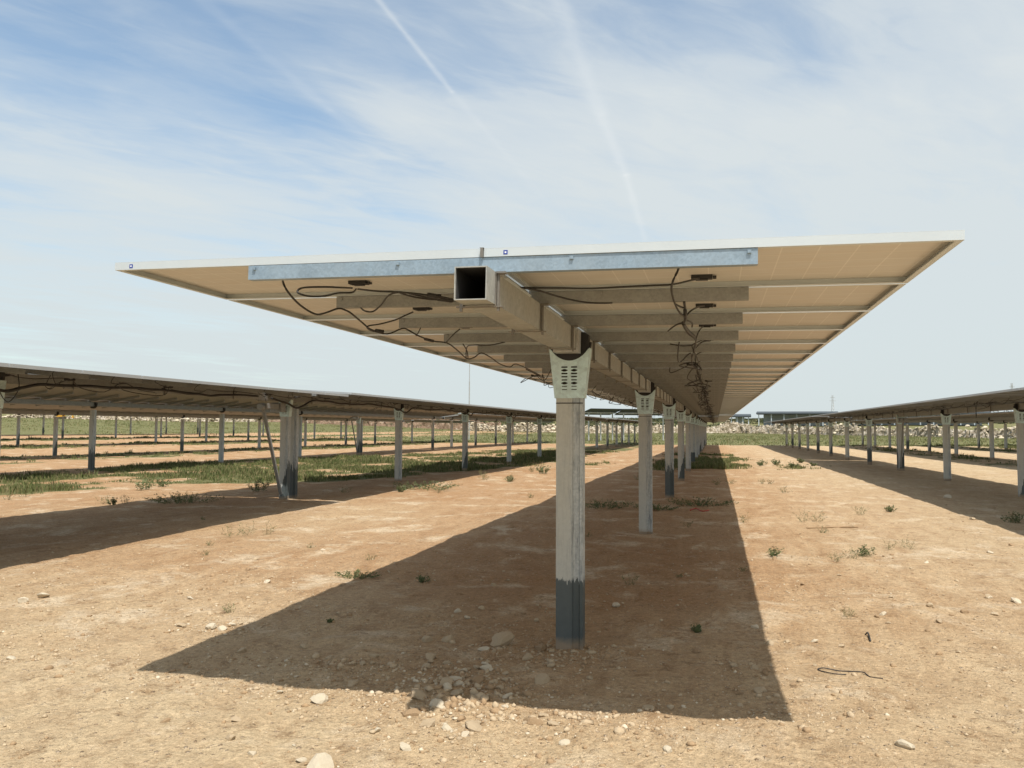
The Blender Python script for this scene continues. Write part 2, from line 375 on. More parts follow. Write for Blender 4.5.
def greenness(x, y):
    """how much grows at a spot: strips between the far rows, patches by the middle row, the field beyond"""
    x = np.asarray(x, float); y = np.asarray(y, float); r = np.hypot(x, y)
    n = fbm(x*.22, y*.22, 51); n2 = fbm(x*.9, y*.9, 61)
    wob = (n-.5)*5+(n2-.5)*2.2
    near = np.interp(y, [0, 19.5, 21, 24, 28, 34, 50, 70, 90], [-16, -15.2, -11.6, -10.2, -9.5, -7.4, -7, -6.5, -6])
    far = np.interp(y, [0, 16, 34, 44, 60, 90], [-22.6, -22.6, -22.5, -19, -15, -12])
    A = sstep(-.5, .9, near-x+wob*.45)*sstep(-.5, .9, x-far+wob*.4)
    B = sstep(-.6, .8, -29-x+wob*.5)*sstep(-.6, .8, x+35.5+wob*.5)
    C = (sstep(-.6, .8, -42.5-x+wob*.5)*sstep(-.6, .8, x+49.5+wob*.5)+sstep(-.6, .8, -57-x+wob*.5)*sstep(-.6, .8, x+63+wob*.5))
    D = sstep(0, 1.2, 1.9-x+wob*.3)*sstep(0, 1.2, x+3.6+wob*.3)*sstep(29, 33, y+wob*1.)*sstep(60, 54, y+wob)
    D = D+.8*sstep(1.0, .5, np.hypot((x+5.8)/1.4, (y-37.5)/2.3)+wob*.12)+.6*sstep(1.0, .5, np.hypot((x-3.6)/1.6, (y-37)/4)+wob*.2)
    E_ = sstep(86, 95, y+wob*.8)*sstep(-70, -40, x)+sstep(68, 80, -x+wob*2)
    Rr = .75*sstep(12.3, 13.2, x+wob*.3)*sstep(16.6, 15.4, x+wob*.3)*sstep(38, 44, y)
    Rr = Rr+.8*sstep(19.5, 21, x+wob*.4)
    g = np.clip(A*.95+B*.85+C*.85+D+Rr, 0, 1)*(.04+1.05*sstep(.38, .56, n2*.6+n*.4))+E_*(.72+.35*n2)
    far_f = sstep(180, 300, r)
    return np.clip(g, 0, 1)*(1-far_f)+.8*far_f
gr = greenness(gxf, gyf)*.80
pale = np.clip(sstep(9., 3.4, gyf)*.95*(1-.55*np.exp(-((gxf+1.0)/1.5)**2)*sstep(3.9, 4.8, gyf))+sstep(.6, 4., gxf)*.6+1.2*sstep(8.2, 9.2, gxf)*sstep(13.2, 12.0, gxf)+.7*sstep(16.5, 17.5, gxf)
               + .55*np.exp(-(((gxf+6.6)/1.6)**2+((gyf-13.)/3.2)**2)), 0, 1)*(.45+.8*fbm(gxf*.5, gyf*.5, 41))
redd = np.clip(.75*np.exp(-((gxf+1.3)/1.7)**2)*sstep(3.6, 5.2, gyf)*sstep(16, 10, gyf)+sstep(6, 9, gyf)*sstep(2.2, -.6, gxf)*.6+.35*sstep(11, 20, gyf), 0, 1)*(.5+.7*fbm(gxf*.35, gyf*.35, 43))
at_ = me.color_attributes.new('cover', 'FLOAT_COLOR', 'POINT')
at_.data.foreach_set('color', np.stack([gr, np.clip(pale, 0, 1), np.clip(redd, 0, 1), np.ones_like(gr)], 1).astype(np.float32).ravel())
me.materials.append(M['ground'])
tag(link('ground', me), kind='structure')

# ------------------------------------------------------------------ plants (numpy blade clumps)
def blades_mesh(name, px, py, pz, h, spread, nb, width, mat, dry=.15, lean=.5, tone_j=.35, tone=None):
    n = len(px); k = nb
    X = np.repeat(px, k); Y = np.repeat(py, k); Z = np.repeat(pz, k); Hh = np.repeat(h, k)*RNG.uniform(.45, 1.1, n*k)
    sp = np.repeat(spread, k)
    th = RNG.uniform(0, 2*np.pi, n*k); rr = np.sqrt(RNG.uniform(0, 1, n*k))*sp
    bx = X+np.cos(th)*rr; by = Y+np.sin(th)*rr
    ln = RNG.uniform(.1, 1, n*k)*lean*Hh; ph = th+RNG.normal(0, .7, n*k)
    tx = bx+np.cos(ph)*ln; ty = by+np.sin(ph)*ln; tz = Z+Hh
    w = (width if np.isscalar(width) else np.repeat(width, k))*RNG.uniform(.6, 1.3, n*k)
    fa = RNG.uniform(0, np.pi, n*k); wx = np.cos(fa)*w/2; wy = np.sin(fa)*w/2
    mx = (bx*.55+tx*.45)-np.cos(ph)*ln*.12; my = (by*.55+ty*.45)-np.sin(ph)*ln*.12; mz = Z+Hh*.55
    V = np.stack([np.stack([bx-wx*.6, by-wy*.6, Z-.01], 1), np.stack([bx+wx*.6, by+wy*.6, Z-.01], 1),
                  np.stack([mx+wx, my+wy, mz], 1), np.stack([tx, ty, tz], 1), np.stack([mx-wx, my-wy, mz], 1)], 1).reshape(-1, 3)
    nf = n*k; me = bpy.data.meshes.new(name)
    me.vertices.add(nf*5); me.vertices.foreach_set('co', V.ravel())
    me.loops.add(nf*5); me.loops.foreach_set('vertex_index', np.arange(nf*5))
    me.polygons.add(nf); me.polygons.foreach_set('loop_start', np.arange(0, nf*5, 5)); me.polygons.foreach_set('loop_total', np.full(nf, 5))
    me.update(calc_edges=True)
    t = np.clip((.5 if tone is None else np.repeat(tone, k))+RNG.normal(0, tone_j, nf), 0, 1)
    d = (RNG.uniform(0, 1, nf) < dry).astype(float)*RNG.uniform(.5, 1, nf)
    c = np.stack([t, d, np.zeros(nf), np.ones(nf)], 1)
    a = me.color_attributes.new('tone', 'FLOAT_COLOR', 'POINT'); a.data.foreach_set('color', np.repeat(c, 5, 0).astype(np.float32).ravel())
    me.materials.append(mat); return me

def scatter(n, x0, x1, y0, y1, power=1.):
    x = RNG.uniform(x0, x1, n); y = RNG.uniform(y0, y1, n)
    g = greenness(x, y); keep = RNG.uniform(0, 1, n) < g**power
    return x[keep], y[keep]
def in_view(x, y, m=1.):
    lat = x*math.cos(YAW)+y*math.sin(YAW); dep = -x*math.sin(YAW)+y*math.cos(YAW)
    return (dep > 1) & (np.abs(lat) < dep*.66+m)
parts_xy = []
for n, box, pw in ((27000, (-25, -5, 14, 60), 2.4), (7000, (-4.5, 3.5, 28, 62), 2.2), (16000, (-66, -27, 26, 95), 2.4), (6000, (9.5, 34, 25, 95), 1.5), (1500, (-8, 6, 33, 42), 1.5)):
    x, y = scatter(n, *box, pw); k = in_view(x, y, 2); parts_xy.append((x[k], y[k]))
X = np.concatenate([p[0] for p in parts_xy]); Y = np.concatenate([p[1] for p in parts_xy])
hh = (.04+.15*sstep(.35, .75, fbm(X*.5, Y*.5, 71))*sstep(.3, .9, greenness(X, Y))+RNG.exponential(.025, len(X)))
gm_ = blades_mesh('grass', X, Y, terrain(X, Y), hh, np.full(len(X), .13), 10, (.008+.0004*np.hypot(X, Y)), M['grass'], dry=.30, tone=.25+.6*fbm(X*.3, Y*.3, 81))
tag(link('grass', gm_), 'low green grass growing in strips between the rows of solar panels', 'grass', kind='stuff')
x = RNG.uniform(-190, 120, 60000); y = RNG.uniform(86, 290, 60000); k = in_view(x, y, 5) & (RNG.uniform(0, 1, 60000) < greenness(x, y)); x = x[k][:20000]; y = y[k][:20000]
fm = blades_mesh('field_grass', x, y, terrain(x, y), .07+RNG.exponential(.09, len(x)), np.full(len(x), .7), 6, .09, M['grass'], dry=.38, tone=.3+.6*fbm(x*.05, y*.05, 91))
tag(link('meadow_grass', fm), 'rough green meadow beyond the far ends of the panel rows', 'meadow', kind='stuff')

# single weeds: pixel spot in the photograph, height, kind
def weed_mesh(h, kd, wide, dist):
    """thin branching stems with small leaves spread through a low bushy volume"""
    n = {'g': 22, 'y': 14, 'd': 16}[kd]*(3 if wide else 1); lv = {'g': 18, 'y': 9, 'd': 8}[kd]
    sc = max(1., dist/11); V = []; F = []; T = []; wr = h*(2.6 if wide else .8)
    def quad(p, d, L, w, t, dr):
        d = d.normalized(); sd_ = d.cross(Vector((random.gauss(0, 1), random.gauss(0, 1), random.gauss(0, 1)))).normalized()*(w/2); k = len(V)
        V.extend([p, p+d*L*.45+sd_, p+d*L, p+d*L*.45-sd_]); F.append((k, k+1, k+2, k+3)); T.extend([(t, dr, 0, 1)]*4)
    for i in range(n):
        th = random.uniform(0, 6.283); rr = random.random()**.6
        base = Vector((math.cos(th)*rr*wr*(.75 if wide else .3), math.sin(th)*rr*wr*.4, -.01))
        tip = base+Vector((math.cos(th)*wr*rr*.7, math.sin(th)*wr*rr*.55, h*random.uniform(.45, 1.05)*(1-.35*rr)))
        mid = (base+tip)/2+Vector((random.gauss(0, .08), random.gauss(0, .08), .05))*h
        t = random.uniform(.1, .9); dry = {'g': random.random() < .12, 'y': random.random() < .5, 'd': random.random() < .55}[kd]*random.uniform(.5, 1.)
        for a, b in ((base, mid), (mid, tip)): quad(a, b-a, (b-a).length*1.05, .0028*sc, t*.5, max(dry, .3 if kd != 'g' else .1))
        for q in range(lv):
            f = random.uniform(.15, 1.05); p = base.lerp(mid, min(1, f*2)) if f < .5 else mid.lerp(tip, f*2-1)
            d = Vector((random.gauss(0, 1), random.gauss(0, 1), random.gauss(.45, .7)))
            quad(p, d, h*random.uniform(.08, .2)*(1.1 if kd == 'g' else .8)+.004, random.uniform(.004, .0085)*sc*(1.3 if kd == 'g' else .8), min(1, max(0, t+random.gauss(0, .25))), dry)
    me = bpy.data.meshes.new('weed'); me.from_pydata([tuple(v) for v in V], [], F)
    a = me.color_attributes.new('tone', 'FLOAT_COLOR', 'POINT'); a.data.foreach_set('color', np.array(T, np.float32).ravel())
    me.materials.append(M['weed']); me.update(); return me
WEEDS = [
 (357, 577, .10, 'g', 'flat green weed lying across the shadow edge left of the nearest post', 'wide'),
 (330, 622, .05, 'g', 'small dark green weed alone inside the shadow of the panels', None),
 (231, 612, .14, 'y', 'thin yellowish tuft beside the pale gravel left of the shadow', None),
 (423, 582, .12, 'g', 'sparse wispy weed in the shadow left of the nearest post', None),
 (697, 632, .10, 'g', 'green tuft inside the shadow right of the nearest post', None),
 (848, 616, .15, 'd', 'dry pale twiggy tuft on sunlit sand right of the shadow', None),
 (773, 556, .20, 'g', 'compact green weed just right of the shadow edge', None),
 (850, 559, .22, 'd', 'loose half dry weed left of its greener neighbour on sunlit sand', None),
 (864, 556, .21, 'g', 'bushy green weed touching a half dry one on sunlit sand', None),
 (907, 549, .26, 'd', 'tall half dry weed, rightmost of the line on sunlit sand', None),
 (888, 549, .2, 'd', None, None), (835, 561, .18, 'd', None, None),
 (861, 515, .32, 'd', 'tallest grey green weed near the right row shadow edge', None),
 (890, 512, .2, 'g', 'small dark upright weed by the right row shadow edge', None),
 (818, 522, .3, 'd', None, None), (804, 522, .3, 'd', None, None), (785, 493, .3, 'd', None, None), (823, 533, .18, 'd', None, None), (744, 523, .25, 'd', None, None),
 (762, 484, .25, 'd', None, None), (770, 484, .22, 'd', None, None), (793, 468, .4, 'g', None, None), (776, 465, .4, 'g', None, None), (762, 466, .4, 'g', None, None), (801, 463, .4, 'g', None, None), (813, 466, .25, 'g', None, None),
 (1013, 523, .3, 'g', 'dark weed in the right row shadow at the picture edge', None),
 (230, 537, .3, 'd', 'leftmost of three thin bare shrubs on pale sand', None), (246, 536, .34, 'd', 'middle of three thin bare shrubs on pale sand', None), (266, 535, .3, 'd', 'rightmost of three thin bare shrubs on pale sand', None),
 (183, 503, .30, 'g', 'broad green shrub in the shadow of the left row', 'wide'),
 (105, 504, .35, 'd', None, None), (125, 504, .3, 'd', None, None), (113, 505, .22, 'g', None, None), (145, 490, .4, 'g', None, None), (162, 487, .4, 'g', None, None), (24, 497, .35, 'd', None, None), (8, 500, .3, 'd', None, None),
 (258, 492, .5, 'g', 'leafy weed at the foot of the double post in the left row', None), (345, 493, .3, 'd', None, None),
 (426, 490, .35, 'g', 'wide green weed on sand near the second shadow of the left row', 'wide'), (400, 492, .25, 'g', None, None), (438, 493, .2, 'd', None, None), (485, 480, .35, 'd', None, None), (510, 482, .3, 'g', None, None), (543, 474, .5, 'g', None, None), (533, 472, .35, 'd', None, None), (530, 498, .2, 'd', None, None), (482, 476, .35, 'd', None, None),
 (602, 508, .24, 'g', 'blue green weed in shade between the first and second posts', 'wide'), (655, 510, .18, 'g', None, 'wide'),
 (700, 506, .26, 'g', 'low green weed in the shade beyond the second post', 'wide'), (714, 506, .2, 'd', None, None), (687, 527, .2, 'd', 'small brownish weed in shade beside the second post', None), (718, 485, .3, 'd', None, None), (731, 484, .3, 'd', None, None),
 (744, 571, .1, 'd', None, None), (630, 585, .18, 'd', None, None), (638, 480, .3, 'd', None, None), (588, 537, .14, 'd', None, None), (680, 577, .08, 'd', None, None),
 (206, 555, .1, 'd', None, None), (210, 545, .1, 'd', None, None), (311, 548, .12, 'd', None, None), (370, 560, .15, 'd', 'short brown stalk on sunlit sand above the flat green weed', None), (203, 520, .1, 'd', 'dark brown clod-like weed in the left row shadow', None),
]
for u, v, h, kd, lab, wide in WEEDS:
    x, y = on_ground(u, v); z = gz(x, y); x, y = on_ground(u, v, z)
    if kd == 'g': nb, w, dry, lean, nt_ = 130, .0065, .16, 1.1, 9
    elif kd == 'y': nb, w, dry, lean, nt_ = 36, .004, .6, .8, 3
    else: nb, w, dry, lean, nt_ = 40, .0035, .62, .9, 4
    w = w*max(1, math.hypot(x, y)/13); h *= .8
    sx = h*(1.0 if wide else .5)
    ox = RNG.normal(0, sx*.55, nt_)*(1.7 if wide else 1); oy = RNG.normal(0, sx*.45, nt_)
    me = weed_mesh(h, kd, bool(wide), math.hypot(x, y))
    o = link('weed', me, None, (x, y, z))
    g = 'green' if kd == 'g' else 'dry'
    if lab is None:
        lab = 'small green weed growing alone on the bare earth between rows' if kd == 'g' else 'small dry weed standing alone on the bare earth'
        tag(o, lab, 'weed', 'small green weeds dotted over the bare earth' if kd == 'g' else 'small dry weeds dotted over the bare earth')
    else: tag(o, lab, 'weed', 'weeds on the bare earth')

# ------------------------------------------------------------------ stones
def rock_mesh(seed, mat, flat=.6):
    bm = bmesh.new(); bmesh.ops.create_icosphere(bm, subdivisions=2, radius=1)
    r = random.Random(seed); planes = []
    for _ in range(10):
        d = Vector((r.gauss(0, 1), r.gauss(0, 1), r.gauss(0, 1))).normalized(); planes.append((d, r.uniform(.52, .82)))
    sx, sy = r.uniform(.85, 1.2), r.uniform(.7, 1.0)
    for v in bm.verts:
        for d, k in planes:
            t = v.co.dot(d)
            if t > k: v.co -= d*(t-k)*1.
        v.co *= 1+r.uniform(-.05, .05)
        v.co.x *= sx; v.co.y *= sy; v.co.z *= flat
    me = bpy.data.meshes.new('stone'); bm.to_mesh(me); bm.free(); me.materials.append(mat); me.update(); return me
RM = {k: [rock_mesh(i+hash_, M[m]) for i in range(7)] for k, m, hash_ in (('t', 'rock', 10), ('w', 'rock_w', 40), ('r', 'rock_r', 70))}
BIG = [
 (501, 644, 11, 't', 'largest tan slab of rock near the foot of the nearest post'), (484, 650, 5, 'w', 'pale stone touching the left end of the tan slab'), (500, 651, 5, 't', None),
 (541, 650, 8, 'r', 'brown stone just left of the nearest post foot'), (527, 658, 6.5, 't', 'round beige stone between tan slab and the nearest post'),
 (428, 641, 6.5, 't', None), (449, 641, 7.5, 't', None), (430, 659, 5.5, 't', None), (427, 668, 5, 't', None), (486, 670, 4.5, 'w', None),
 (542, 682, 7.5, 't', 'blocky stone alone in shade left below the nearest post'), (446, 686, 8, 't', None), (458, 685, 7, 'w', None), (477, 681, 9, 'r', 'brown flat stone at the top of the heap in shade'), (456, 693, 7, 't', None),
 (437, 703, 7.5, 'w', 'brightest stone of the heap, on the shadow edge'), (418, 696, 8, 't', None), (410, 714, 9, 'r', None), (427, 724, 9, 't', 'wide buff stone in sun at the front of the heap'),
 (473, 727, 8.5, 't', 'angular buff stone in sun just before the shadow edge'), (464, 734, 5, 'w', 'small white stone in front of the angular buff one'), (448, 729, 6, 'w', None), (516, 715, 5, 'r', None), (533, 724, 8, 'r', 'rounded tan stone with a smaller one leaning on it'), (544, 717, 4, 't', None),
 (566, 740, 5.5, 'w', 'white stone alone in the sun below the nearest post'), (405, 748, 7, 'w', 'flat pale stone near the bottom middle of the picture'), (494, 586, 3.5, 't', None), (482, 609, 4, 't', None), (467, 619, 3.5, 'w', None), (457, 612, 4, 'w', None), (536, 621, 3, 't', None),
 (590, 679, 4, 't', 'small stone in the shade right of the nearest post foot'), (616, 606, 5, 'w', 'pale stone in the shade behind and right of the nearest post'), (648, 710, 5, 't', 'stone in the shade near the front shadow edge, right of centre'),
 (418, 708, 5, 't', None), (395, 700, 4, 't', None), (473, 700, 5, 't', None), (500, 690, 4, 't', None),
 (319, 701, 8.5, 'w', 'whitish blocky stone in sun just in front of the shadow, left'), (236, 721, 5.5, 't', 'half buried beige stone on the sunlit sand, lower left'), (253, 754, 4.5, 'w', None), (301, 761, 4, 'w', None),
 (319, 771, 13, 'w', 'big white rock cut off by the bottom edge of the picture'), (212, 627, 5.5, 'w', 'white stone at the left of the pale gravel patch'), (222, 629, 5, 'w', None), (232, 626, 3.5, 'w', None), (240, 624, 3, 't', None), (43, 598, 6, 'w', 'flat whitish stone on sunlit sand at far left'), (23, 602, 5, 'w', None), (11, 659, 4.5, 'w', 'pale stone by the left edge of the picture'), (48, 669, 5, 'r', None), (242, 652, 5, 't', None), (305, 648, 4, 't', None),
 (280, 693, 3.5, 'w', None), (199, 590, 3.5, 'r', None), (149, 606, 3, 'r', None), (97, 692, 3.5, 'r', None), (165, 722, 4, 'r', None),
 (756, 628, 4.5, 'w', 'pale stone on the right edge of the shadow'), (769, 645, 5.5, 't', None), (814, 642, 4, 'w', 'white stone on the sand right of the shadow'), (883, 615, 3.5, 'w', None), (877, 617, 3, 'r', None), (929, 607, 4.2, 't', None), (965, 612, 4.2, 'r', 'dark stone among pale ones at right'), (995, 615, 4.2, 't', None), (1016, 602, 5, 'w', 'pale stone by the right edge of the picture'), (939, 622, 4, 't', None), (989, 598, 4, 't', None), (928, 631, 3.5, 'r', None),
 (905, 749, 9, 'w', 'flat white stone in the lower right sand'), (760, 692, 7, 't', 'flat stone in the shade near its right corner'), (754, 669, 4, 't', None), (734, 667, 4.5, 't', None), (740, 693, 5, 'r', None), (697, 652, 5, 'r', None), (740, 708, 3, 't', None), (793, 686, 3, 'r', None), (908, 709, 3.5, 'r', None),
 (948, 498, 3.8, 'w', 'lone stone in the shadow of the right row'), (972, 520, 3.2, 't', 'stone on the shadow edge of the right row'), (990, 553, 3, 'w', None), (927, 563, 3, 'w', None), (989, 598, 3, 'w', None), (891, 597, 2.8, 't', None), (323, 550, 2.6, 'w', None), (267, 583, 3.5, 'w', None), (190, 600, 3, 'w', None), (1012, 545, 3, 'r', None),
]
NS = 0
def put_stone(x, y, s, k, lab, grp):
    global NS
    o = link('stone', random.choice(RM[k]), None, (x, y, gz(x, y)+s*random.uniform(.0, .24)), (random.uniform(-.35, .35), random.uniform(-.35, .35), random.uniform(0, 6.3)))
    o.scale = (s, s, s*random.uniform(.75, 1.1)); tag(o, lab, 'stone', grp); NS += 1; return o
CN = {'t': 'beige', 'w': 'whitish', 'r': 'brown'}
for u, v, px, k, lab in BIG:
    x, y = on_ground(u, v); z = gz(x, y); x, y = on_ground(u, v, z)
    d = x*cF.x+y*cF.y
    s = px/FPX*d*1.28
    if lab: put_stone(x, y, s, k, lab, 'larger stones on the earth')
    else: put_stone(x, y, s, k, 'small %s stone lying loose on the bare earth' % CN[k], 'small loose %s stones' % CN[k])
tries = 0
zones = [((455, 692), (50, 26), .5), ((330, 672), (60, 18), .16), ((215, 625), (40, 14), .12), ((880, 612), (90, 22), .12), ((480, 720), (320, 30), .14), ((820, 560), (80, 22), .08), ((225, 585), (60, 22), .08)]
while NS < 296 and tries < 4000:
    tries += 1
    zc = random.choices(zones, [w for *_, w in zones])[0]
    u = random.gauss(zc[0][0], zc[1][0]); v = random.gauss(zc[0][1], zc[1][1])
    if not (2 < u < 1022 and 540 < v < 766): continue
    x, y = on_ground(u, v); k = random.choices('twr', [.5, .2, .3])[0]
    put_stone(x, y, min(.042, random.lognormvariate(-4.05, .42)), k, 'small %s stone lying loose on the bare earth' % CN[k], 'small loose %s stones' % CN[k])
# gravel nobody could count
def gravel(name, n, fx, mat, lab, smin, smax):
    b = RM[fx][0]; bm = bmesh.new(); bmesh.ops.create_icosphere(bm, subdivisions=1, radius=1); bm.verts.ensure_lookup_table()
    bv = np.array([v.co[:] for v in bm.verts])*(1, 1, .72); tri = np.array([[v.index for v in f.verts] for f in bm.faces]); bm.free(); nv = len(bv)
    uu = RNG.uniform(-80, 1100, n); dep = 2.6+RNG.exponential(5.2, n); vv = 0
    lat = (uu-512)/FPX*dep; x = lat*math.cos(YAW)-dep*math.sin(YAW); y = lat*math.sin(YAW)+dep*math.cos(YAW)
    dens = sstep(.40, .72, fbm(x*.8, y*.8, 131)*.6+fbm(x*3, y*3, 137)*.4)+.05+1.2*np.exp(-((x-HEAP[0])**2+(y-HEAP[1])**2)/.5)+.6*np.exp(-((y-x*-.12-4.25)**2)/.06)*(x < 0)
    dens = dens*(1-.7*sstep(.4, 1.2, x)*sstep(7, 5, y)); k = RNG.uniform(0, 1, n) < dens; x = x[k]; y = y[k]
    s = np.exp(RNG.normal(math.log(smin*.62), .62, len(x))).clip(.002, smax)
    for (u, v), rx, ry, cnt, big in ((HP, *q) for HP, *q in (((455, 695), .32, .22, 420, 1.6), ((345, 668), .42, .09, 260, 1.2), ((270, 690), .6, .10, 200, 1.0), ((520, 722), .5, .10, 240, 1.3), ((540, 655), .35, .22, 160, 1.2), ((220, 628), .22, .16, 160, 1.2), ((745, 672), .15, .12, 60, 1.2), ((240, 585), .5, .5, 260, 1.1), ((568, 652), .22, .13, 240, .9), ((840, 592), .9, .25, 170, 1.1), ((830, 560), 1.0, .3, 120, 1.3))):
        cx, cy = on_ground(u, v); c_ = int(cnt*(.5 if fx == 't' else .22 if fx == 'w' else .45))
        x = np.concatenate([x, cx+RNG.normal(0, rx, c_)]); y = np.concatenate([y, cy+RNG.normal(0, ry, c_)]); s = np.concatenate([s, np.exp(RNG.normal(math.log(smin*big*.8), .62, c_)).clip(.002, smax*1.3)])
    m = len(x); th = RNG.uniform(0, 6.28, m); z = terrain(x, y)
    P = bv[None]*(1+RNG.uniform(-.42, .42, (m, nv, 3)))*s[:, None, None]; P[..., 1] *= RNG.uniform(.45, 1, m)[:, None]; P[..., 2] *= RNG.uniform(.5, 1.2, m)[:, None]
    c, sn = np.cos(th)[:, None], np.sin(th)[:, None]
    V = np.stack([P[..., 0]*c-P[..., 1]*sn+x[:, None], P[..., 0]*sn+P[..., 1]*c+y[:, None], P[..., 2]+z[:, None]+s[:, None]*.12], 2).reshape(-1, 3)
    F = (tri[None]+np.arange(m)[:, None, None]*nv).reshape(-1, 3)
    me = bpy.data.meshes.new(name); me.vertices.add(len(V)); me.vertices.foreach_set('co', V.ravel())
    me.loops.add(F.size); me.loops.foreach_set('vertex_index', F.ravel()); me.polygons.add(len(F))
    me.polygons.foreach_set('loop_start', np.arange(0, F.size, 3)); me.polygons.foreach_set('loop_total', np.full(len(F), 3)); me.update(calc_edges=True)
    me.materials.append(mat); tag(link(name, me), lab, 'gravel', kind='stuff')
gravel('gravel', 20000, 't', M['rock'], 'fine beige gravel strewn over the dry earth', .0085, .026)
gravel('gravel', 6000, 'w', M['rock_w'], 'whitish chips of limestone strewn over the dry earth', .0055, .014)
gravel('gravel', 14000, 'r', M['rock_r'], 'brown crumbs of soil strewn over the dry earth', .009, .026)

# litter
def litter(name, pts, r, mat, lab, cat):
    x0, y0 = on_ground(*pts[0]); mb = MB(); P = []
    for i, (u, v) in enumerate(pts):
        x, y = on_ground(u, v); P.append((x-x0, y-y0, gz(x, y)-gz(x0, y0)+r*(.9+(i % 2)*1.6)))
    o = mb.tube(P, r, 6).build(name, mat, None, (x0, y0, gz(x0, y0)), smooth=True); return tag(o, lab, cat)
litter('cable_offcut', [(846, 679), (833, 678), (818, 673), (824, 671.5), (840, 673), (862, 675.5), (870, 679), (883, 682)], .0038, M['cable'], 'bent black cable offcut lying on the sand at lower right', 'cable')
litter('cable_offcut', [(865.5, 635), (868, 639), (870.5, 643.5)], .0065, M['cable'], 'short thick black stub of cable lying on the sand at right', 'cable')
litter('plastic_strip', [(690, 511), (696, 510), (702, 512.5), (709, 512)], .012, mat_simple('red_plastic', (.45, .06, .03), .5), 'thin red plastic strip lying in the shade past the second post', 'litter')
litter('twig', [(806, 528), (822, 528.5), (838, 526), (858, 528.5)], .012, M['rock_r'], 'long thin brown twig on the sand before the right row', 'twig')

# ------------------------------------------------------------------ tracker parts
MW, ML, PITCHY = .992, 2.012, 1.01           # module width along the row, length across, repeat
ZT = 2.240                                  # height of the tube axis
FB = .152                                   # underside of the module frames above the tube axis
def frame_mesh(mat=None):
    m = MB(); hx, hy = ML/2, MW/2; t = .004; H = .038; fl = .028
    for s in (-1, 1):
        m.box(*(sorted((s*hx, s*(hx-t)))), -hy, hy, 0, H)
        m.box(*(sorted((s*(hx-t-.0005), s*(hx-fl)))), -hy+fl, hy-fl, 0, .003)
        m.box(-hx+t, hx-t, *(sorted((s*hy, s*(hy-t)))), 0, H)
        m.box(-hx+t+.0005, hx-t-.0005, *(sorted((s*(hy-t-.0005), s*(hy-fl)))), 0.0003, .0033)
        m.box(*(sorted((s*hx, s*(hx-.011)))), -hy, hy, H+.0002, H+.0025)
        m.box(-hx+.0115, hx-.0115, *(sorted((s*hy, s*(hy-.011)))), H+.0002, H+.0025)
    return m.mesh('frame', mat or M['alu'])
def laminate_mesh(back=None):
    m = MB(); hx, hy = ML/2-.0045, MW/2-.0045
    m.box(-hx, hx, -hy, hy, .0320, .0378); me = m.mesh('laminate', [back or M['back'], M['cells']])
    for p in me.polygons:
        if p.normal.z > .5: p.material_index = 1
    return me
ME_FRAME, ME_LAM = frame_mesh(), laminate_mesh(); ME_FRAME_G, ME_LAM_G = frame_mesh(M['alu_shaded']), laminate_mesh(M['back_shaded'])
def jbox_mesh():
    m = MB(); m.box(-.055, .055, -.028, .028, .012, .0315); m.box(-.032, .032, -.02, .02, .006, .0118); m.box(.056, .075, -.02, -.008, .014, .026); m.box(.056, .075, .008, .02, .014, .026)
    return m.mesh('junction_box', M['rubber'], bevel=.002)
ME_JB = jbox_mesh()
def purlin_mesh(mat, name='purlin', L=1.225, H=.070):
    m = MB(); t = .0035
    m.box(-L, L, -.030, -.030+t, 0, H)                       # web towards the row's start
    m.box(-L, L, -.030+t+.0003, .028, H-t, H)                # top flange
    m.box(-L, L, -.030+t+.0003, .016, 0.0002, t)             # bottom flange
    m.box(-L, L, .016-t, .016, t+.0003, .016)
    for s in (-1, 1):                                        # bolts
        for q in (1.19, .42): m.box(s*q-.008, s*q+.008, -.040, -.0302, H-.022, H-.008)
    return m.mesh(name, mat)
ME_PUR = purlin_mesh(M['purlin']); ME_PURB = purlin_mesh(M['purlin_blue'])
def clamp_mesh():
    m = MB()
    for s in (-1, 1):
        m.box(*(sorted((s*.0765, s*.0815))), -.014, .014, -.082, .0755)
        m.box(*(sorted((s*.084, s*.094))), -.006, .006, -.105, .0755)     # tie rod
        m.box(*(sorted((s*.0822, s*.125))), -.02, .02, .066, .0745)
    m.box(-.110, .110, -.012, .012, -.0875, -.0825)
    for s in (-1, 1): m.box(*(sorted((s*.083, s*.095))), -.007, .007, -.104, -.0880)
    return m.mesh('clamp', M['clamp'])
def rail_mesh():
    m = MB()
    m.box(.0765, .0790, -.32, .22, .0700, .0755); m.box(.0792, .088, -.32, .22, .0722, .0755)
    m.box(-.0790, -.0765, -.32, .22, .0700, .0755); m.box(-.088, -.0792, -.32, .22, .0722, .0755)
    return m.mesh('support_rail', M['alu'])
ME_MID = MB().box(-.0065, .0065, 0, .03, FB-.002, FB+.0405).box(-.009, .009, 0, .03, FB+.0407, FB+.0425).mesh('mid_clamp', M['clamp'])
ME_CLAMP, ME_RAIL = clamp_mesh(), rail_mesh()
def section_mesh(mat, h, w=.2, dep=.095):
    # cold-formed sigma section, web towards the row's start
    a = w/2
    pts = [(-a+.012, dep), (-a, dep), (-a, .0), (a*.18, .0), (a*.28, .013), (a*.68, .013), (a*.78, .0), (a, .0), (a, dep*.30), (a-.014, dep*.42), (a-.014, dep*.62), (a, dep*.75), (a, dep), (a-.014, dep)]
    return MB().strip(pts, .004, -.45, h).mesh('post', mat)
PH = 2.05
ME_POST = {k: section_mesh(M['post_'+k], PH) for k in 'abcd'}
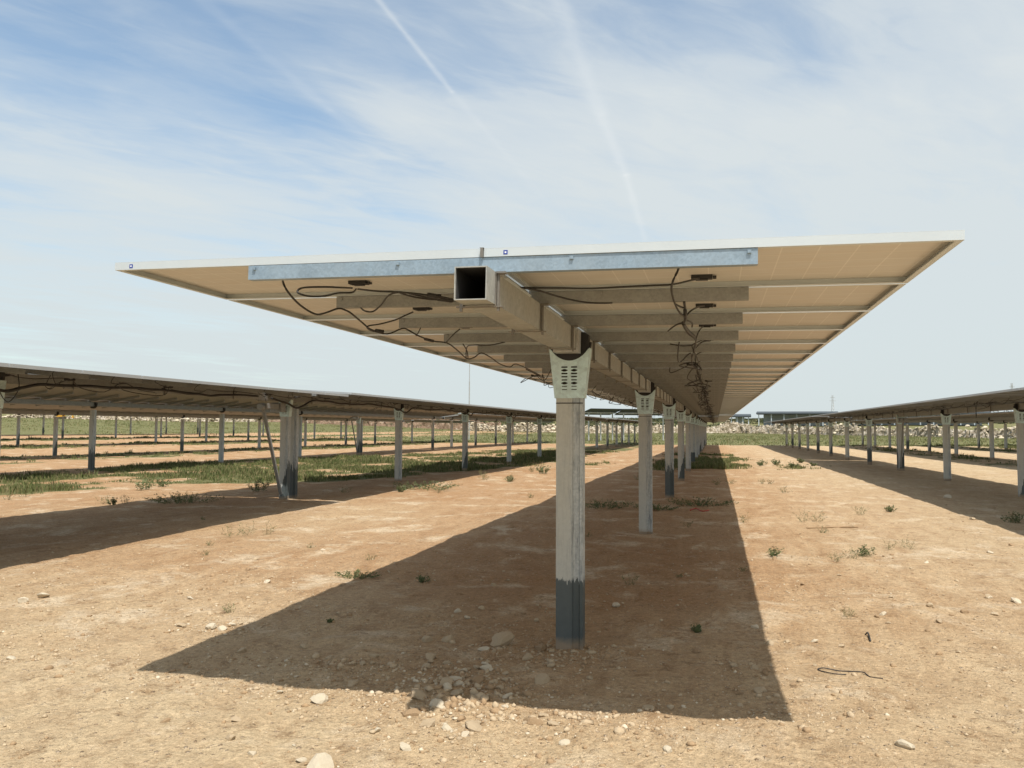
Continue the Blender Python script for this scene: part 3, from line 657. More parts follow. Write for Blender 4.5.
def bracket_mesh(simple=False):
    zb, zt = 1.822, 2.192; y = -.0085
    m = MB(); n = 14; t = .004
    bw, tw = .107, .149
    # front plate in columns, its top edge a circular scoop
    R_ = .158; zc = 2.258
    cols = 24; xs_ = [-1+2*i/cols for i in range(cols+1)]
    def top(x):
        d = R_*R_-x*x
        return min(zt, zc-math.sqrt(d)) if d > 0 else zt
    holes = []
    if not simple:
        for sx in (-1, 1):
            for q, (hw, hh) in enumerate(((.024, .0055), (.024, .0095), (.024, .0055), (.023, .005), (.022, .0045), (.024, .0095), (.020, .003), (.020, .003))):
                holes.append((sx*.036, 2.052-q*.0238, hw, hh))
    for i in range(cols):
        f0, f1 = xs_[i], xs_[i+1]
        k = len(m.v)
        x0b, x1b, x0t, x1t = f0*bw, f1*bw, f0*tw, f1*tw
        z0, z1 = top(x0t), top(x1t)
        # keep the outline between the slanted sides
        def xat(f, z): return f*(bw+(tw-bw)*(z-zb)/(zt-zb))
        for yy in (y, y+t):
            m.v += [(f0*bw, yy, zb), (f1*bw, yy, zb), (xat(f1, z1), yy, z1), (xat(f0, z0), yy, z0)]
        for q in ((0, 1, 2, 3), (7, 6, 5, 4), (3, 2, 6, 7), (0, 4, 5, 1)): m.f.append(tuple(k+j for j in q)); m.m.append(0)
    for s in (-1, 1):           # side cheeks folded back
        k = len(m.v)
        for zz, ww in ((zb, bw), (zt, tw)):
            m.v += [(s*ww, y, zz), (s*(ww+.0035), y, zz), (s*(ww+.0035), .10, zz), (s*ww, .10, zz)]
        for q in ((0, 1, 5, 4), (1, 2, 6, 5), (2, 3, 7, 6), (3, 0, 4, 7), (4, 5, 6, 7), (0, 3, 2, 1)): m.f.append(tuple(k+j for j in q)); m.m.append(0)
    for hx, hz, hw, hh in holes:
        k = len(m.v); yy = y-.0006; r = hh*.8
        if hh > .006:   # slot with a wider waist
            pts = [(-hw, -.0025), (-.006, -hh), (.006, -hh), (hw, -.0025), (hw, .0025), (.006, hh), (-.006, hh), (-hw, .0025)]
        else: pts = [(-hw, -hh*.5), (-hw+hh, -hh), (hw-hh, -hh), (hw, -hh*.5), (hw, hh*.5), (hw-hh, hh), (-hw+hh, hh), (-hw, hh*.5)]
        m.v += [(hx+a_, yy, hz+b_) for a_, b_ in pts]; m.f.append(tuple(range(k, k+8))); m.m.append(1)
    return m.mesh('bracket', [M['plate'], M['hole']])
ME_BR = bracket_mesh(); ME_BRS = ME_BR
def bearing_mesh():
    m = MB(); poly = []
    for i in range(19):
        th = math.pi+math.pi*i/18; poly.append((.142*math.cos(th), .142*math.sin(th)))
    poly += [(.142, .05), (.11, .07), (-.11, .07), (-.142, .05)]
    m.prism([(x, z) for x, z in poly], 'y', .004, .085)
    m.prism([(x*1.12, z*1.0-.002) for x, z in poly[:19]], 'y', .03, .062)
    return m.mesh('bearing', M['rubber'])
ME_BEAR = bearing_mesh()
def strap_mesh():
    m = MB(); m.box(-.1012, .1012, -.0026, -.0006, 1.782, 1.789); return m.mesh('tie_wire', M['hole'])
ME_STRAP = strap_mesh()
def coupling_mesh():
    m = MB(); a, b = .0765, .090
    for s in (-1, 1):
        m.box(*(sorted((s*a, s*b))), -.07, .07, -b, b-.018); m.box(-a+.0005, a-.0005, -.07, .07, *(sorted((s*(a+.0005), s*(b if s < 0 else .0762+.002)))))
    return m.mesh('coupling', M['galv'])
ME_COUP = coupling_mesh()
def hollow_tube(L, name='torque_tube'):
    m = MB(); a, t = .075, .005
    m.box(-a, a, 0, L, a-t, a); m.box(-a, a, 0, L, -a, -a+t)
    m.box(-a, -a+t, 0, L, -a+t+.0002, a-t-.0002); m.box(a-t, a, 0, L, -a+t+.0002, a-t-.0002)
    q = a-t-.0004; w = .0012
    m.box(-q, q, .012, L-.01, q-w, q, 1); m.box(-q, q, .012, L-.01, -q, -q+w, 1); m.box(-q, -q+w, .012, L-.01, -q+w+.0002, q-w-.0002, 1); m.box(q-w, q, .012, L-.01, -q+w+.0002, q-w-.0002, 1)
    return m

def rot_local(x, z, th):
    return x*math.cos(th)+z*math.sin(th), -x*math.sin(th)+z*math.cos(th)

def tracker(X, y0, nmod, tilt, posts, label, detail, dz=0., kinds='bcdb', protrude=.165, double=(), drop=0., cab_seed=1):
    root = empty('solar_tracker', (X, y0, float(rise(X)))); tag(root, label, 'solar tracker', 'rows of solar panels on single axis trackers')
    zt = ZT+dz; L = nmod*PITCHY
    def put(name, me, x, y, z, parent=root):
        lx, lz = rot_local(x, z, tilt); return link(name, me, parent, (lx, y, zt+lz), (0, tilt, 0))
    # posts
    for i, yp in enumerate(posts):
        kk = kinds[i % len(kinds)]; g = gz(X, yp)
        p = link('post', ME_POST[kk], root, (0, yp-y0, 0)); p.scale = (1, 1, (PH+dz)/PH)
        if detail >= 1:
            link('bracket', ME_BR, p, (0, 0, 0)); link('bearing', ME_BEAR, root, (0, yp-y0, zt))
            if detail >= 2: link('tie_wire', ME_STRAP, p)
            if detail >= 2: put('coupling', ME_COUP, 0, yp-y0-.10, 0)
        else: link('bearing', ME_BEAR, root, (0, yp-y0, zt))
    for yp in double:
        p = link('post', ME_POST['d'], root, (.02, yp-y0, 0)); p2 = link('post', ME_POST['c'], root, (.03, yp-y0+.34, 0))
        link('bracket', ME_BRS, p)
        b = MB(); b.obox((-.05, -.75, 1.98), (-.02, -.02, .12), .06, .05); b.build('brace', M['purlin'], root, (0, yp-y0, 0))
        d = MB(); d.box(-.09, .09, -.85, -.35, 1.99, 2.10); d.box(-.13, .13, -.34, -.14, 1.93, 2.13); d.prism([(.07*math.cos(a*.5236), 2.02+.07*math.sin(a*.5236)) for a in range(12)], 'y', -.98, -.86)
        d.build('drive_motor', M['purlin'], root, (0, yp-y0, dz), bevel=.006)
    # torque tube
    a = MB(); tb = hollow_tube(L+protrude); me = tb.mesh('torque_tube', [M['tube'] if detail >= 2 else M['purlin'], M['inside']]); put('torque_tube', me, 0, -protrude, 0)  # less detailed rows take darker steel, underside shade put into the tube colour
    # modules
    if detail >= 1:
        for k in range(nmod):
            for s in (-1, 1):
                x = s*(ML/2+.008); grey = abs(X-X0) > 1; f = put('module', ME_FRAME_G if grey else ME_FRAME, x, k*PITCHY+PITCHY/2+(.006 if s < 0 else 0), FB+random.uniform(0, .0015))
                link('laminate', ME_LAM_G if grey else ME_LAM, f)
                if detail >= 2: link('junction_box', ME_JB, f, (.08 if s < 0 else -.035, .165 if s < 0 else .285, 0))
                if detail >= 2 and k == 0:
                    st = MB(); cx = -.915 if s < 0 else -.912
                    st.box(cx, cx+.020, -MW/2-.0012, -MW/2-.0002, .008, .028); st.box(cx+.006, cx+.014, -MW/2-.0018, -MW/2-.0013, .014, .022, 1)
                    st.build('sticker', [M['blue'], M['white']], f)
        for k in range(nmod+1):
            y = k*PITCHY if k else .045
            put('purlin', ME_PURB if (k == 0 and detail >= 2) else ME_PUR, 0, min(y, L-.04), FB-.0712)
            if detail >= 2 or k % 2 == 0:
                put('clamp', ME_CLAMP, 0, min(y, L-.04)-.06, 0); 
            if detail >= 2: put('mid_clamp', ME_MID, 0, (-.004 if k == 0 else y), 0)
            if detail >= 2: put('support_rail', ME_RAIL, 0, y+.4 if k < nmod else y-.5, 0)
    else:
        t = MB()
        for s in (-1, 1):
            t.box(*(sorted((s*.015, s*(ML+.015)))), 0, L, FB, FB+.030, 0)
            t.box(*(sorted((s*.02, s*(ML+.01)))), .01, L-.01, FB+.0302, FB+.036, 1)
        me = t.mesh('panel_array', [M['back_shaded'], M['cells']]); put('panel_array', me, 0, 0, 0)
        t = MB()
        for k in range(0, nmod+1): t.box(-1.225, 1.225, k*PITCHY-.02, k*PITCHY+.02, FB-.071, FB-.001)
        put('purlin_set', t.mesh('purlin_set', M['purlin']), 0, 0, 0)
    # cables
    R = random.Random(cab_seed)
    if detail >= 1:
        for s, bx in ((-1, -1.28), (1, .83)):
            m = MB(); nn = nmod-(0 if detail < 2 else 6 if s < 0 else 3); ys0 = 0 if detail < 2 else (6 if s < 0 else 3)
            k0 = ys0
            while k0 < nmod-1:
                pts = []; kk = k0
                end = min(nmod-1, k0+8)
                while kk <= end:
                    yb = kk*PITCHY
                    pts.append(rr3(bx+R.gauss(0, .05), yb, FB-.075-R.random()*.015, tilt, zt))
                    sag = R.choice((.03, .05, .08, .12, .16))
                    pts.append(rr3(bx+R.gauss(0, .10), yb+.33, FB-.075-sag*.8, tilt, zt)); pts.append(rr3(bx+R.gauss(0, .10), yb+.66, FB-.075-sag, tilt, zt)); kk += 1
                m.tube(pts, .006, 5); k0 = end
            for k in range(ys0, nmod):       # drops from each junction box to the run
                yj = k*PITCHY+(.67 if s < 0 else .79); xj = (-.93 if s < 0 else .95)
                m.tube([rr3(xj, yj, FB+.02, tilt, zt), rr3(xj-.10*1, yj+R.uniform(-.1, .1), FB-.03, tilt, zt), rr3((xj+bx)/2-.03, yj+R.uniform(-.15, .25), FB-.09-R.random()*.1, tilt, zt), rr3(bx, yj+R.uniform(.1, .45), FB-.08-R.random()*.06, tilt, zt)], .005, 5)
                if R.random() < .5:
                    c = rr3(bx+R.gauss(0, .06), yj+.3, FB-.10, tilt, zt)
                    m.tube([(c[0], c[1], c[2]), (c[0]+R.uniform(-.2, -.05), c[1]+R.uniform(-.2, .2), c[2]-R.uniform(.02, .12)), (c[0]+R.uniform(-.25, -.1), c[1]+R.uniform(-.2, .2), c[2]+R.uniform(-.05, .06))], .005, 5)
                    m.tube([(c[0]-.03, c[1]-.05, c[2]), (c[0], c[1], c[2]-.008), (c[0]+.05, c[1]+.06, c[2])], .013, 6, smooth=False)
            for q in range(4 if nmod > 20 else 0):           # slack loops hanging below the run
                k = R.randint(8, nmod-4); c = rr3(bx-(.25 if s < 0 else 0), k*PITCHY, FB-.08, tilt, zt); w = R.uniform(.15, .3); h = R.uniform(.2, .42)
                m.tube([c, (c[0]-.03, c[1]+w*.1, c[2]-h*.6), (c[0], c[1]+w*.5, c[2]-h), (c[0]+.03, c[1]+w*.95, c[2]-h*.55), (c[0], c[1]+w, c[2])], .006, 5)
            m.build('string_cable', M['cable'], root, smooth=True)
    return root
def rr3(x, y, z, th, zt):
    lx, lz = rot_local(x, z, th); return (lx, y, zt+lz)

X0, Y0 = -1.045, 3.516
central = tracker(X0, Y0, 42, .0137, [5.83+6.54*i for i in range(7)], 'nearest solar panel row overhead, its open square tube end facing the viewer', 2, kinds='abcdb')
second = tracker(X0, Y0+42*PITCHY+.35, 44, .006, [49.5+6.54*i for i in range(7)], 'solar panel row continuing behind the nearest one in the same line', 1, dz=-.02, kinds='bdb', cab_seed=5)
# cables of the nearest tracker as they hang
CT = Vector((X0, Y0, 0))
def under(pts, r=.0052, name='string_cable', drop=.0, ends=None):
    m = MB(); P = []
    for i, q in enumerate(pts):
        u, v = q[0], q[1]; z = ZT+FB-.075 if len(q) < 3 else q[2]
        x, y = on_ground(u, v, z); P.append(Vector((x, y, z))-CT)
    m.tube(P, r, 6); return m.build(name, M['cable'], central, smooth=True)
zl = ZT+FB-.01; zp = ZT+FB-.082
under([(283, 276, zl), (283, 282, zl-.02), (288, 292, zp), (300, 305, zp-.03), (315, 314, zp-.05), (325, 313, zp-.04), (338, 308.5, zp), (345, 310, zp), (352, 314, zp-.02), (365, 325, zp-.04), (371, 329.5, zp-.05), (387, 334, zp-.05), (402, 328.5, zp), (408, 330, zp), (419, 336, zp-.03), (433, 341, zp-.03), (447, 343, zp-.03), (457, 350, zp-.05), (467, 358.5, zp-.06), (474, 357.5, zp-.04), (481, 353, zp), (490, 357, zp-.02), (500, 364, zp-.04), (510, 367, zp-.04), (516, 364, zp), (530, 370, zp), (545, 378, zp)], .0058)
under([(352, 288, zl), (340, 287.5, zp), (325, 287, zp), (305, 287.5, zp-.01), (298, 290, zp-.03), (299, 293.5, zp-.05), (310, 296.3, zp-.05), (325, 296, zp-.04), (338, 293, zp-.02), (352, 292.5, zp), (356, 289, zl-.02)])
under([(358, 289, zl-.02), (375, 291, zp), (398, 292, zp), (415, 293.5, zp), (430, 295.5, zp), (445, 297.5, zp), (460, 301, zp+.03), (480, 303, zp+.05)])
under([(398, 292, zp), (412, 296.5, zp), (428, 299, zp), (445, 300, zp), (458, 301, zp)])
under([(361, 308, zl-.05), (365, 311, zp-.04), (373, 311.5, zp-.04), (381, 305, zp-.02), (387, 297, zp), (394, 293, zp), (405, 292.5, zp), (425, 297, zp), (446, 299, zp), (462, 302, zp)])
under([(413, 312, zl-.02), (405, 315.5, zp+.02), (395, 320, zp), (380, 324, zp-.02), (370, 325.5, zp-.04), (367, 327.5, zp-.05), (372, 331, zp-.05), (382, 333, zp-.05)])
under([(460, 329, zl-.02), (455, 333, zp+.02), (450, 338, zp-.01), (446, 342.5, zp-.03)])
under([(463, 344, zp+.03), (467, 351, zp-.02), (468, 358, zp-.06)]); under([(466, 359, zp-.06), (467, 347, zp), (475, 345, zp), (490, 345, zp), (505, 342, zp+.02)])
under([(416, 336, zp-.03), (418, 333, zp-.01), (420.5, 328, zp+.02)], .004)
under([(376, 330.5, zp-.05), (383, 331.5, zp-.05)], .013, 'connector'); under([(425, 339, zp-.03), (433, 341, zp-.03)], .012, 'connector'); under([(428, 294.8, zp), (440, 296.5, zp)], .013, 'connector'); under([(438, 298.5, zp), (452, 300.5, zp)], .014, 'connector')
under([(517, 287.5, zp+.03), (535, 288, zp), (560, 288, zp), (590, 288.5, zp), (620, 287, zp), (650, 285.5, zp), (672, 284.5, zp), (690, 280.5, zl-.03), (699, 278.5, zl)])
under([(524, 288, zp), (540, 291, zp), (560, 297, zp), (580, 301.5, zp-.01), (595, 303, zp-.02), (612, 303, zp-.01)])
under([(679, 263, zl), (678, 270, zl-.02), (673, 281, zp), (671.5, 291, zp), (675, 304, zp-.02), (680, 313, zp-.04), (685, 316.5, zp-.04)], .0058)
under([(675, 304, zp-.02), (681, 307, zp-.02), (685, 308, zp-.02)]); under([(684, 301, zp), (685, 308, zp-.02), (686, 317, zp-.04), (684, 324, zp-.04), (688, 333, zp-.04), (696, 340, zp-.03), (694, 350, zp), (697, 358, zp-.02), (701, 368, zp-.03)], .0075)
under([(686, 316, zp-.04), (692, 310, zp-.01), (700, 306.5, zl-.02), (704, 306, zl)]); under([(696, 339, zp-.03), (699, 331, zp-.01), (703, 326.5, zl)])
under([(685, 322, zp-.04), (676, 325, zp-.05), (668, 331, zp-.05)]); under([(683, 323, zp-.04), (687, 330, zp-.04), (694, 336.5, zp-.04)], .013, 'connector'); under([(685, 310, zp-.03), (685.5, 320, zp-.04)], .011, 'connector')
under([(686, 320, zp-.04), (692, 323, zp-.02), (692, 327, zp-.03)]); under([(693, 345, zp-.02), (683, 346, zp-.03), (670, 344, zp-.02)]); under([(696, 348, zp-.02), (702, 342, zp-.02), (710, 341, zp)])

# left and right neighbours
def yl(n, a, st): return [a+st*i for i in range(n)]
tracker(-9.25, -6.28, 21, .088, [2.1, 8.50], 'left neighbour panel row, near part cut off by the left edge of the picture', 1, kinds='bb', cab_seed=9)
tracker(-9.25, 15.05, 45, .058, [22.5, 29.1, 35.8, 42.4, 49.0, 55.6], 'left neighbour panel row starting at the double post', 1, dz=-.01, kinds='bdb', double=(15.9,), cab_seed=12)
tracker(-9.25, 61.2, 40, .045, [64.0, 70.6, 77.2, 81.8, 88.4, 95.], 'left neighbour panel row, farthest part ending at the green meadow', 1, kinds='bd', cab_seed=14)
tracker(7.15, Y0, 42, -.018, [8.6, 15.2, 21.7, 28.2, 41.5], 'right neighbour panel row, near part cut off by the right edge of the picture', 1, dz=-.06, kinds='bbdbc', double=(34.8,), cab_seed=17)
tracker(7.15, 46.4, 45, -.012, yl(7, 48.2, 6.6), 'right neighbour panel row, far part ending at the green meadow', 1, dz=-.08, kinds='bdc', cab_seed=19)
# heavy feeder cable clipped along the tube of the left neighbour row
def feeder(y_a, y_b, posts, rootY, lab=None, x=.12):
    root = [o for o in COL.objects if o.name.startswith('solar_tracker') and abs(o.location.x+9.25) < .01 and abs(o.location.y-rootY) < .01][0]
    m = MB(); P = []; y = y_a
    while y < y_b:
        d = min([abs(y-p) for p in posts]); sagz = -.17*math.exp(-(d/.45)**2)+random.gauss(0, .008)
        P.append((x+.06+random.gauss(0, .01)+.05*math.exp(-(d/.45)**2), y-rootY, 2.20+sagz-.02*math.sin(y*2.1))); y += .32
    m.tube(P, .022, 6); m.build('feeder_cable', M['cable'], root, smooth=True)
feeder(-4, 14.8, [2.1, 8.50], -6.28); feeder(15.1, 60, [16.1, 22.5, 29.1, 35.8, 42.4, 49.0, 55.6], 15.05)

# farther rows
FAR = [(-20.95, 7, 52, -.145, 'second panel row to the left, seen under the left neighbour row', [9.0, 16.2, 23.3, 30.8, 37.6, 51.2, 57.8], (44.6,)),
       (-20.95, 60.4, 42, -.10, 'second panel row to the left, far part', yl(6, 62.3, 6.8), ()),
       (-32.9, 20, 60, -.01, 'third panel row to the left', [27.3, 34.1, 44.2, 53.1, 60., 67.5, 74.], ()),
       (-32.9, 81.5, 22, -.01, 'third panel row to the left, short far part', yl(3, 84, 6.9), ()),
       (-46.5, 34, 66, -.01, 'fourth panel row to the left', yl(9, 38, 7.0), ()),
       (-60.5, 45, 60, .0, 'fifth panel row to the left', yl(8, 49.6, 7.0), ()),
       (-74., 56, 50, .0, 'sixth panel row to the left, farthest one seen', yl(7, 61, 7.0), ()),
       (14.6, 24, 68, .01, 'second panel row to the right, beyond the right neighbour row', [28.5, 35.3, 42.1, 48.8, 55.5, 62, 68.6, 75.2, 81.8, 88.4], ()),
       (22.6, 40, 52, .01, 'third panel row to the right', yl(7, 45, 6.8), ()),
       (31., 55, 40, .01, 'fourth panel row to the right, farthest one seen', yl(6, 58, 6.8), ())]
for i, (X, y0, n, th, lab, ps, dbl) in enumerate(FAR):
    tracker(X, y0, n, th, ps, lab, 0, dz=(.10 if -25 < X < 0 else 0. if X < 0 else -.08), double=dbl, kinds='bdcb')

# ------------------------------------------------------------------ far things
def berm(name, spine, lab, mat, seed, thick=7., rocks=2200, white=True):
    """a rough bank of tipped rock: spine of (u, range, base v, top v)"""
    us = np.arange(spine[0][0], spine[-1][0]+.1, 1.6); A = np.array(spine, float)
    rr = np.interp(us, A[:, 0], A[:, 1]); vb = np.interp(us, A[:, 0], A[:, 2]); vt = np.interp(us, A[:, 0], A[:, 3])
    V = []; K = 9; rnd = np.random.default_rng(seed)
    lump = fbm(us*.11, us*0+seed, seed, 4)
    for i, u in enumerate(us):
        b0 = at_range(u, vb[i], rr[i]); t0 = at_range(u, vt[i], rr[i]+thick*.5); H = (t0.z-b0.z)*(.35+.85*lump[i]); d = Vector((b0.x, b0.y, 0)).normalized()
        for k in range(K):
            t = k/(K-1); prof = math.sin(math.pi*t)**1.2 if 0 < t < 1 else 0
            j = rnd.normal(0, .10*H, 3)*(0 if k in (0, K-1) else 1)
            V.append((b0.x+d.x*thick*t+j[0], b0.y+d.y*thick*t+j[1], b0.z-.4+prof*(H+.4)+j[2]*.8))
    F = [(i*K+k, (i+1)*K+k, (i+1)*K+k+1, i*K+k+1) for i in range(len(us)-1) for k in range(K-1)]
    V = np.array(V); pick = V[rnd.integers(0, len(V), rocks)]; pick = pick+rnd.normal(0, .5, pick.shape)*(1, 1, .35)
    base = RM['w'][seed % 7]; bv = np.array([v.co[:] for v in base.vertices]); bf = np.array([p.vertices[:] for p in base.polygons])
    s_ = np.exp(rnd.normal(-1.35, .45, rocks)).clip(.1, .8); th = rnd.uniform(0, 6.28, rocks); P = bv[None]*s_[:, None, None]*(.7+.6*rnd.uniform(size=(rocks, 1, 3)))
    c, sn = np.cos(th)[:, None], np.sin(th)[:, None]
    R = np.stack([P[..., 0]*c-P[..., 1]*sn+pick[:, :1], P[..., 0]*sn+P[..., 1]*c+pick[:, 1:2], P[..., 2]+pick[:, 2:3]], 2).reshape(-1, 3)
    FF = (bf[None]+(np.arange(rocks)*len(bv))[:, None, None]+len(V)).reshape(-1, 3)
    me = bpy.data.meshes.new(name); me.from_pydata(np.concatenate([V, R]).tolist(), [], F+FF.tolist()); me.materials.append(mat); me.materials.append(M['rock_w'] if white else M['rock_r'])
    me.polygons.foreach_set('material_index', [0]*len(F)+list(rnd.integers(0, 2, rocks).repeat(len(bf)))); me.update()
    return tag(link(name, me), lab, 'rock bank', kind='stuff')
mw, nt, b = new_mat('tipped_white_rock'); p = coords(nt)
c = ramp(nt, noise(nt, p, .9, 6, .8), [(.44, (.16, .13, .075)), (.52, (.36, .29, .20)), (.62, (.60, .54, .45))]); nt.links.new(c, b.inputs['Base Color']); b.inputs['Roughness'].default_value = .95
bump(nt, b, noise(nt, p, 2.2, 5, .8), .8, .5)
mr, nt, b = new_mat('scrubby_rock'); p = coords(nt)
c = ramp(nt, noise(nt, p, .8, 6, .8), [(.34, (.09, .09, .045)), (.50, (.22, .135, .085)), (.60, (.30, .22, .15)), (.68, (.62, .56, .47))]); nt.links.new(c, b.inputs['Base Color']); b.inputs['Roughness'].default_value = .95
bump(nt, b, noise(nt, p, 2.2, 5, .8), .8, .5)
berm('rock_bank', [(540, 262, 433, 425), (600, 268, 433, 424), (700, 280, 433, 424.5), (740, 285, 433, 421.5), (800, 262, 433, 423.5), (850, 235, 434.5, 424), (900, 215, 436, 426), (950, 190, 438, 426), (1100, 150, 441, 428)], 'long bank of tipped white limestone beyond the meadow on the right', mw, 4)
berm('rock_bank', [(-80, 262, 422, 410), (0, 268, 422, 412), (120, 272, 422.5, 412.5), (250, 275, 424, 414), (262, 275, 424, 416)], 'bank of pale tipped rock beyond the leftmost rows', mw, 8)
berm('rock_bank', [(236, 280, 426, 415), (300, 282, 427, 414), (400, 280, 429, 416), (480, 275, 431, 418), (500, 270, 431, 421)], 'reddish brown scrub covered bank between the two pale rock banks', mr, 12, rocks=500, white=False)
berm('rock_bank', [(470, 262, 432, 423), (510, 262, 433, 422.5), (560, 262, 433, 424)], 'short pale rock bank seen just left of the nearest post', mw, 15)

# scrub on the rise behind the banks
x = RNG.uniform(-260, 420, 9000); y = RNG.uniform(300, 640, 9000); k = in_view(x, y, 10); x = x[k]; y = y[k]; k = ~((x > 0) & (y > 340) & (y < 450)); x = x[k]; y = y[k]
sm = blades_mesh('scrub', x, y, terrain(x, y), RNG.uniform(.4, 1.3, len(x)), RNG.uniform(1., 3., len(x)), 16, .7, M['scrub'], dry=.12, lean=.7, tone=.3+.5*fbm(x*.02, y*.02, 95))
tag(link('scrub', sm), 'low dull green scrub on the rise behind the white rock banks', 'scrub', kind='stuff')
x = RNG.uniform(-150, 160, 2600); y = RNG.uniform(225, 262, 2600); k = in_view(x, y, 10); x = x[k][:420]; y = y[k][:420]

# open sheds with dark roofs
roofm = mat_simple('shed_roof_dark', (.06, .072, .08), .8, .0); palem = mat_simple('shed_wall_pale', (.50, .55, .58), .7)
def shed(u0, u1, vb, vt, r, lab, n, open_=True):
    a = at_range(u0, vb, r); b = at_range(u1, vb, r); ctr = (a+b)/2; L = (b-a).length; h = at_range(u0, vt, r).z-a.z
    g = gz(ctr.x, ctr.y); base = min(g, a.z); H = a.z+h-base
    root = empty('open_shed', (ctr.x, ctr.y, base), math.atan2(b.y-a.y, b.x-a.x)); tag(root, lab, 'shed')
    m = MB(); m.prism([(-8.5, H-.9), (0, H), (8.5, H-.9), (8.5, H-1.5), (-8.5, H-1.5)], 'x', -L/2, L/2); m.build('roof', roofm, root)
    m = MB(); m.box(-L/2+3, L/2-3, 5.2, 5.5, 0, H-1.52); m.build('back_wall', palem, root)
    for i in range(n):
        q = -L/2+1.2+(L-2.4)*i/(n-1); m = MB(); m.box(q-.22, q+.22, -7.6, -7.2, 0, H-1.51); m.build('column', palem, root)
shed(757, 838, 419, 411.5, 430, 'dark roofed open shed on the rise, left of the longer shed', 7)
shed(843, 990, 419, 411.5, 440, 'longer dark roofed open shed on the rise behind the right rows', 12)
shed(729, 751, 420, 414, 400, 'small pale low building left of the dark roofed sheds', 4)

# far tilted trackers standing higher than the left rows
def tilted(u0, u1, v0, v1, r, lab):
    a = at_range(u0, v0, r); b = at_range(u1, v1, r+3); ctr = (a+b)/2; L = (b-a).length; g = gz(ctr.x, ctr.y)
    root = empty('solar_tracker', (ctr.x, ctr.y, g), math.atan2(b.y-a.y, b.x-a.x)); tag(root, lab, 'solar tracker', 'rows of solar panels on single axis trackers')
    H = ctr.z-g; th = rad(-12)
    m = MB(); n = int(L)
    for i in range(n):
        q0 = -L/2+L*i/n+.02; q1 = -L/2+L*(i+1)/n-.02; m.box(q0, q1, -2, -.02, -.02, .02, 0); m.box(q0, q1, .02, 2, -.02, .02, 0)
    m.build('panel_array', M['shed_dark'], root, (0, 0, H), (th, 0, 0))
    m = MB(); m.box(-L/2, L/2, -.08, .08, -.25, -.09); m.build('torque_tube', M['galv'], root, (0, 0, H))
    for i in range(3):
        q = -L/2+.8+(L-1.6)*i/2; m = MB(); m.box(q-.09, q+.09, -.05, .05, -.5, H-.2); m.build('post', M['galv'], root)
M['shed_dark'] = mat_simple('dark_module_back', (.05, .06, .075), .6)
tilted(584, 617, 411.5, 412, 118, 'far tilted panel table seen above the left rows, left one of two')
tilted(618.5, 668, 411.5, 413, 120, 'far tilted panel table seen above the left rows, right one of two')

# mast and pylons
def mast():
    p = at_range(469, 440, 120); g = gz(p.x, p.y); top = at_range(469, 362, 120).z
    root = empty('mast', (p.x, p.y, g)); tag(root, 'tall thin grey mast rising behind the left rows', 'mast')
    m = MB(); m.tube([(0, 0, -.3), (0, 0, (top-g)*.75)], .085, 8, smooth=False); m.build('pole', M['galv'], root)
    m = MB(); m.tube([(0, 0, (top-g)*.75), (0, 0, top-g)], .06, 6, smooth=False); m.build('rod', M['galv'], root)
mast()
def pylon(u, vt, r, lab, w=3.2):
    p = at_range(u, 425, r); g = gz(p.x, p.y); H = at_range(u, vt, r).z-g
    root = empty('pylon', (p.x, p.y, g)); tag(root, lab, 'pylon', 'far power pylons')
    m = MB(); pm = M['galv']; t = .22
    def wd(z): return w*(1-.8*min(1, z/(H*.8)))/2+.25
    zs_ = [H*i/9 for i in range(10)]
    for i in range(9):
        a, b = wd(zs_[i]), wd(zs_[i+1]); z0, z1 = zs_[i], zs_[i+1]
        C = [(-1, -1), (1, -1), (1, 1), (-1, 1)]
        for k in range(4):
            c = C[k]; d = C[(k+1) % 4]
            m.obox((c[0]*a, c[1]*a, z0), (c[0]*b, c[1]*b, z1), t, t); m.obox((c[0]*a, c[1]*a, z0), (d[0]*b, d[1]*b, z1), t*.6, t*.6)
    m.build('lattice', pm, root)
    m = MB()
    for z, q in ((H*.78, 3.2), (H*.90, 2.4)): m.box(-q, q, -.25, .25, z, z+.35)
    m.build('crossarm', pm, root)
pylon(833, 395, 900, 'far power pylon above the dark roofed sheds'); pylon(1013, 383, 900, 'far power pylon at the right edge, above the right row')

# yellow machine and white van, far left, seen between posts
def digger():
    p = at_range(61, 425, 215); g = gz(p.x, p.y); root = empty('excavator', (p.x, p.y, g), rad(20)); tag(root, 'tiny yellow excavator standing far off below the pale rock bank', 'excavator'); root.scale = (.5, .5, .5)
    ym = mat_simple('machine_yellow', (.55, .28, .03), .5); s = 1.0
    m = MB(); m.box(-1.6, 1.6, -1.3, -.8, 0, .8); m.box(-1.6, 1.6, .8, 1.3, 0, .8); m.build('tracks', M['rubber'], root, bevel=.1)
    m = MB(); m.box(-1.7, 1.3, -1.2, 1.2, .85, 1.9); m.build('body', ym, root, bevel=.08)
    m = MB(); m.box(.1, 1.3, -1.15, -.1, 1.92, 3.0); m.build('cab', ym, root, bevel=.06)
    m = MB(); m.obox((1.2, .4, 1.6), (3.6, .4, 3.6), .35, .45); m.obox((3.6, .4, 3.6), (5.0, .4, 1.3), .3, .35); m.box(4.6, 5.5, -.1, .9, .5, 1.3); m.build('boom', ym, root)
digger()

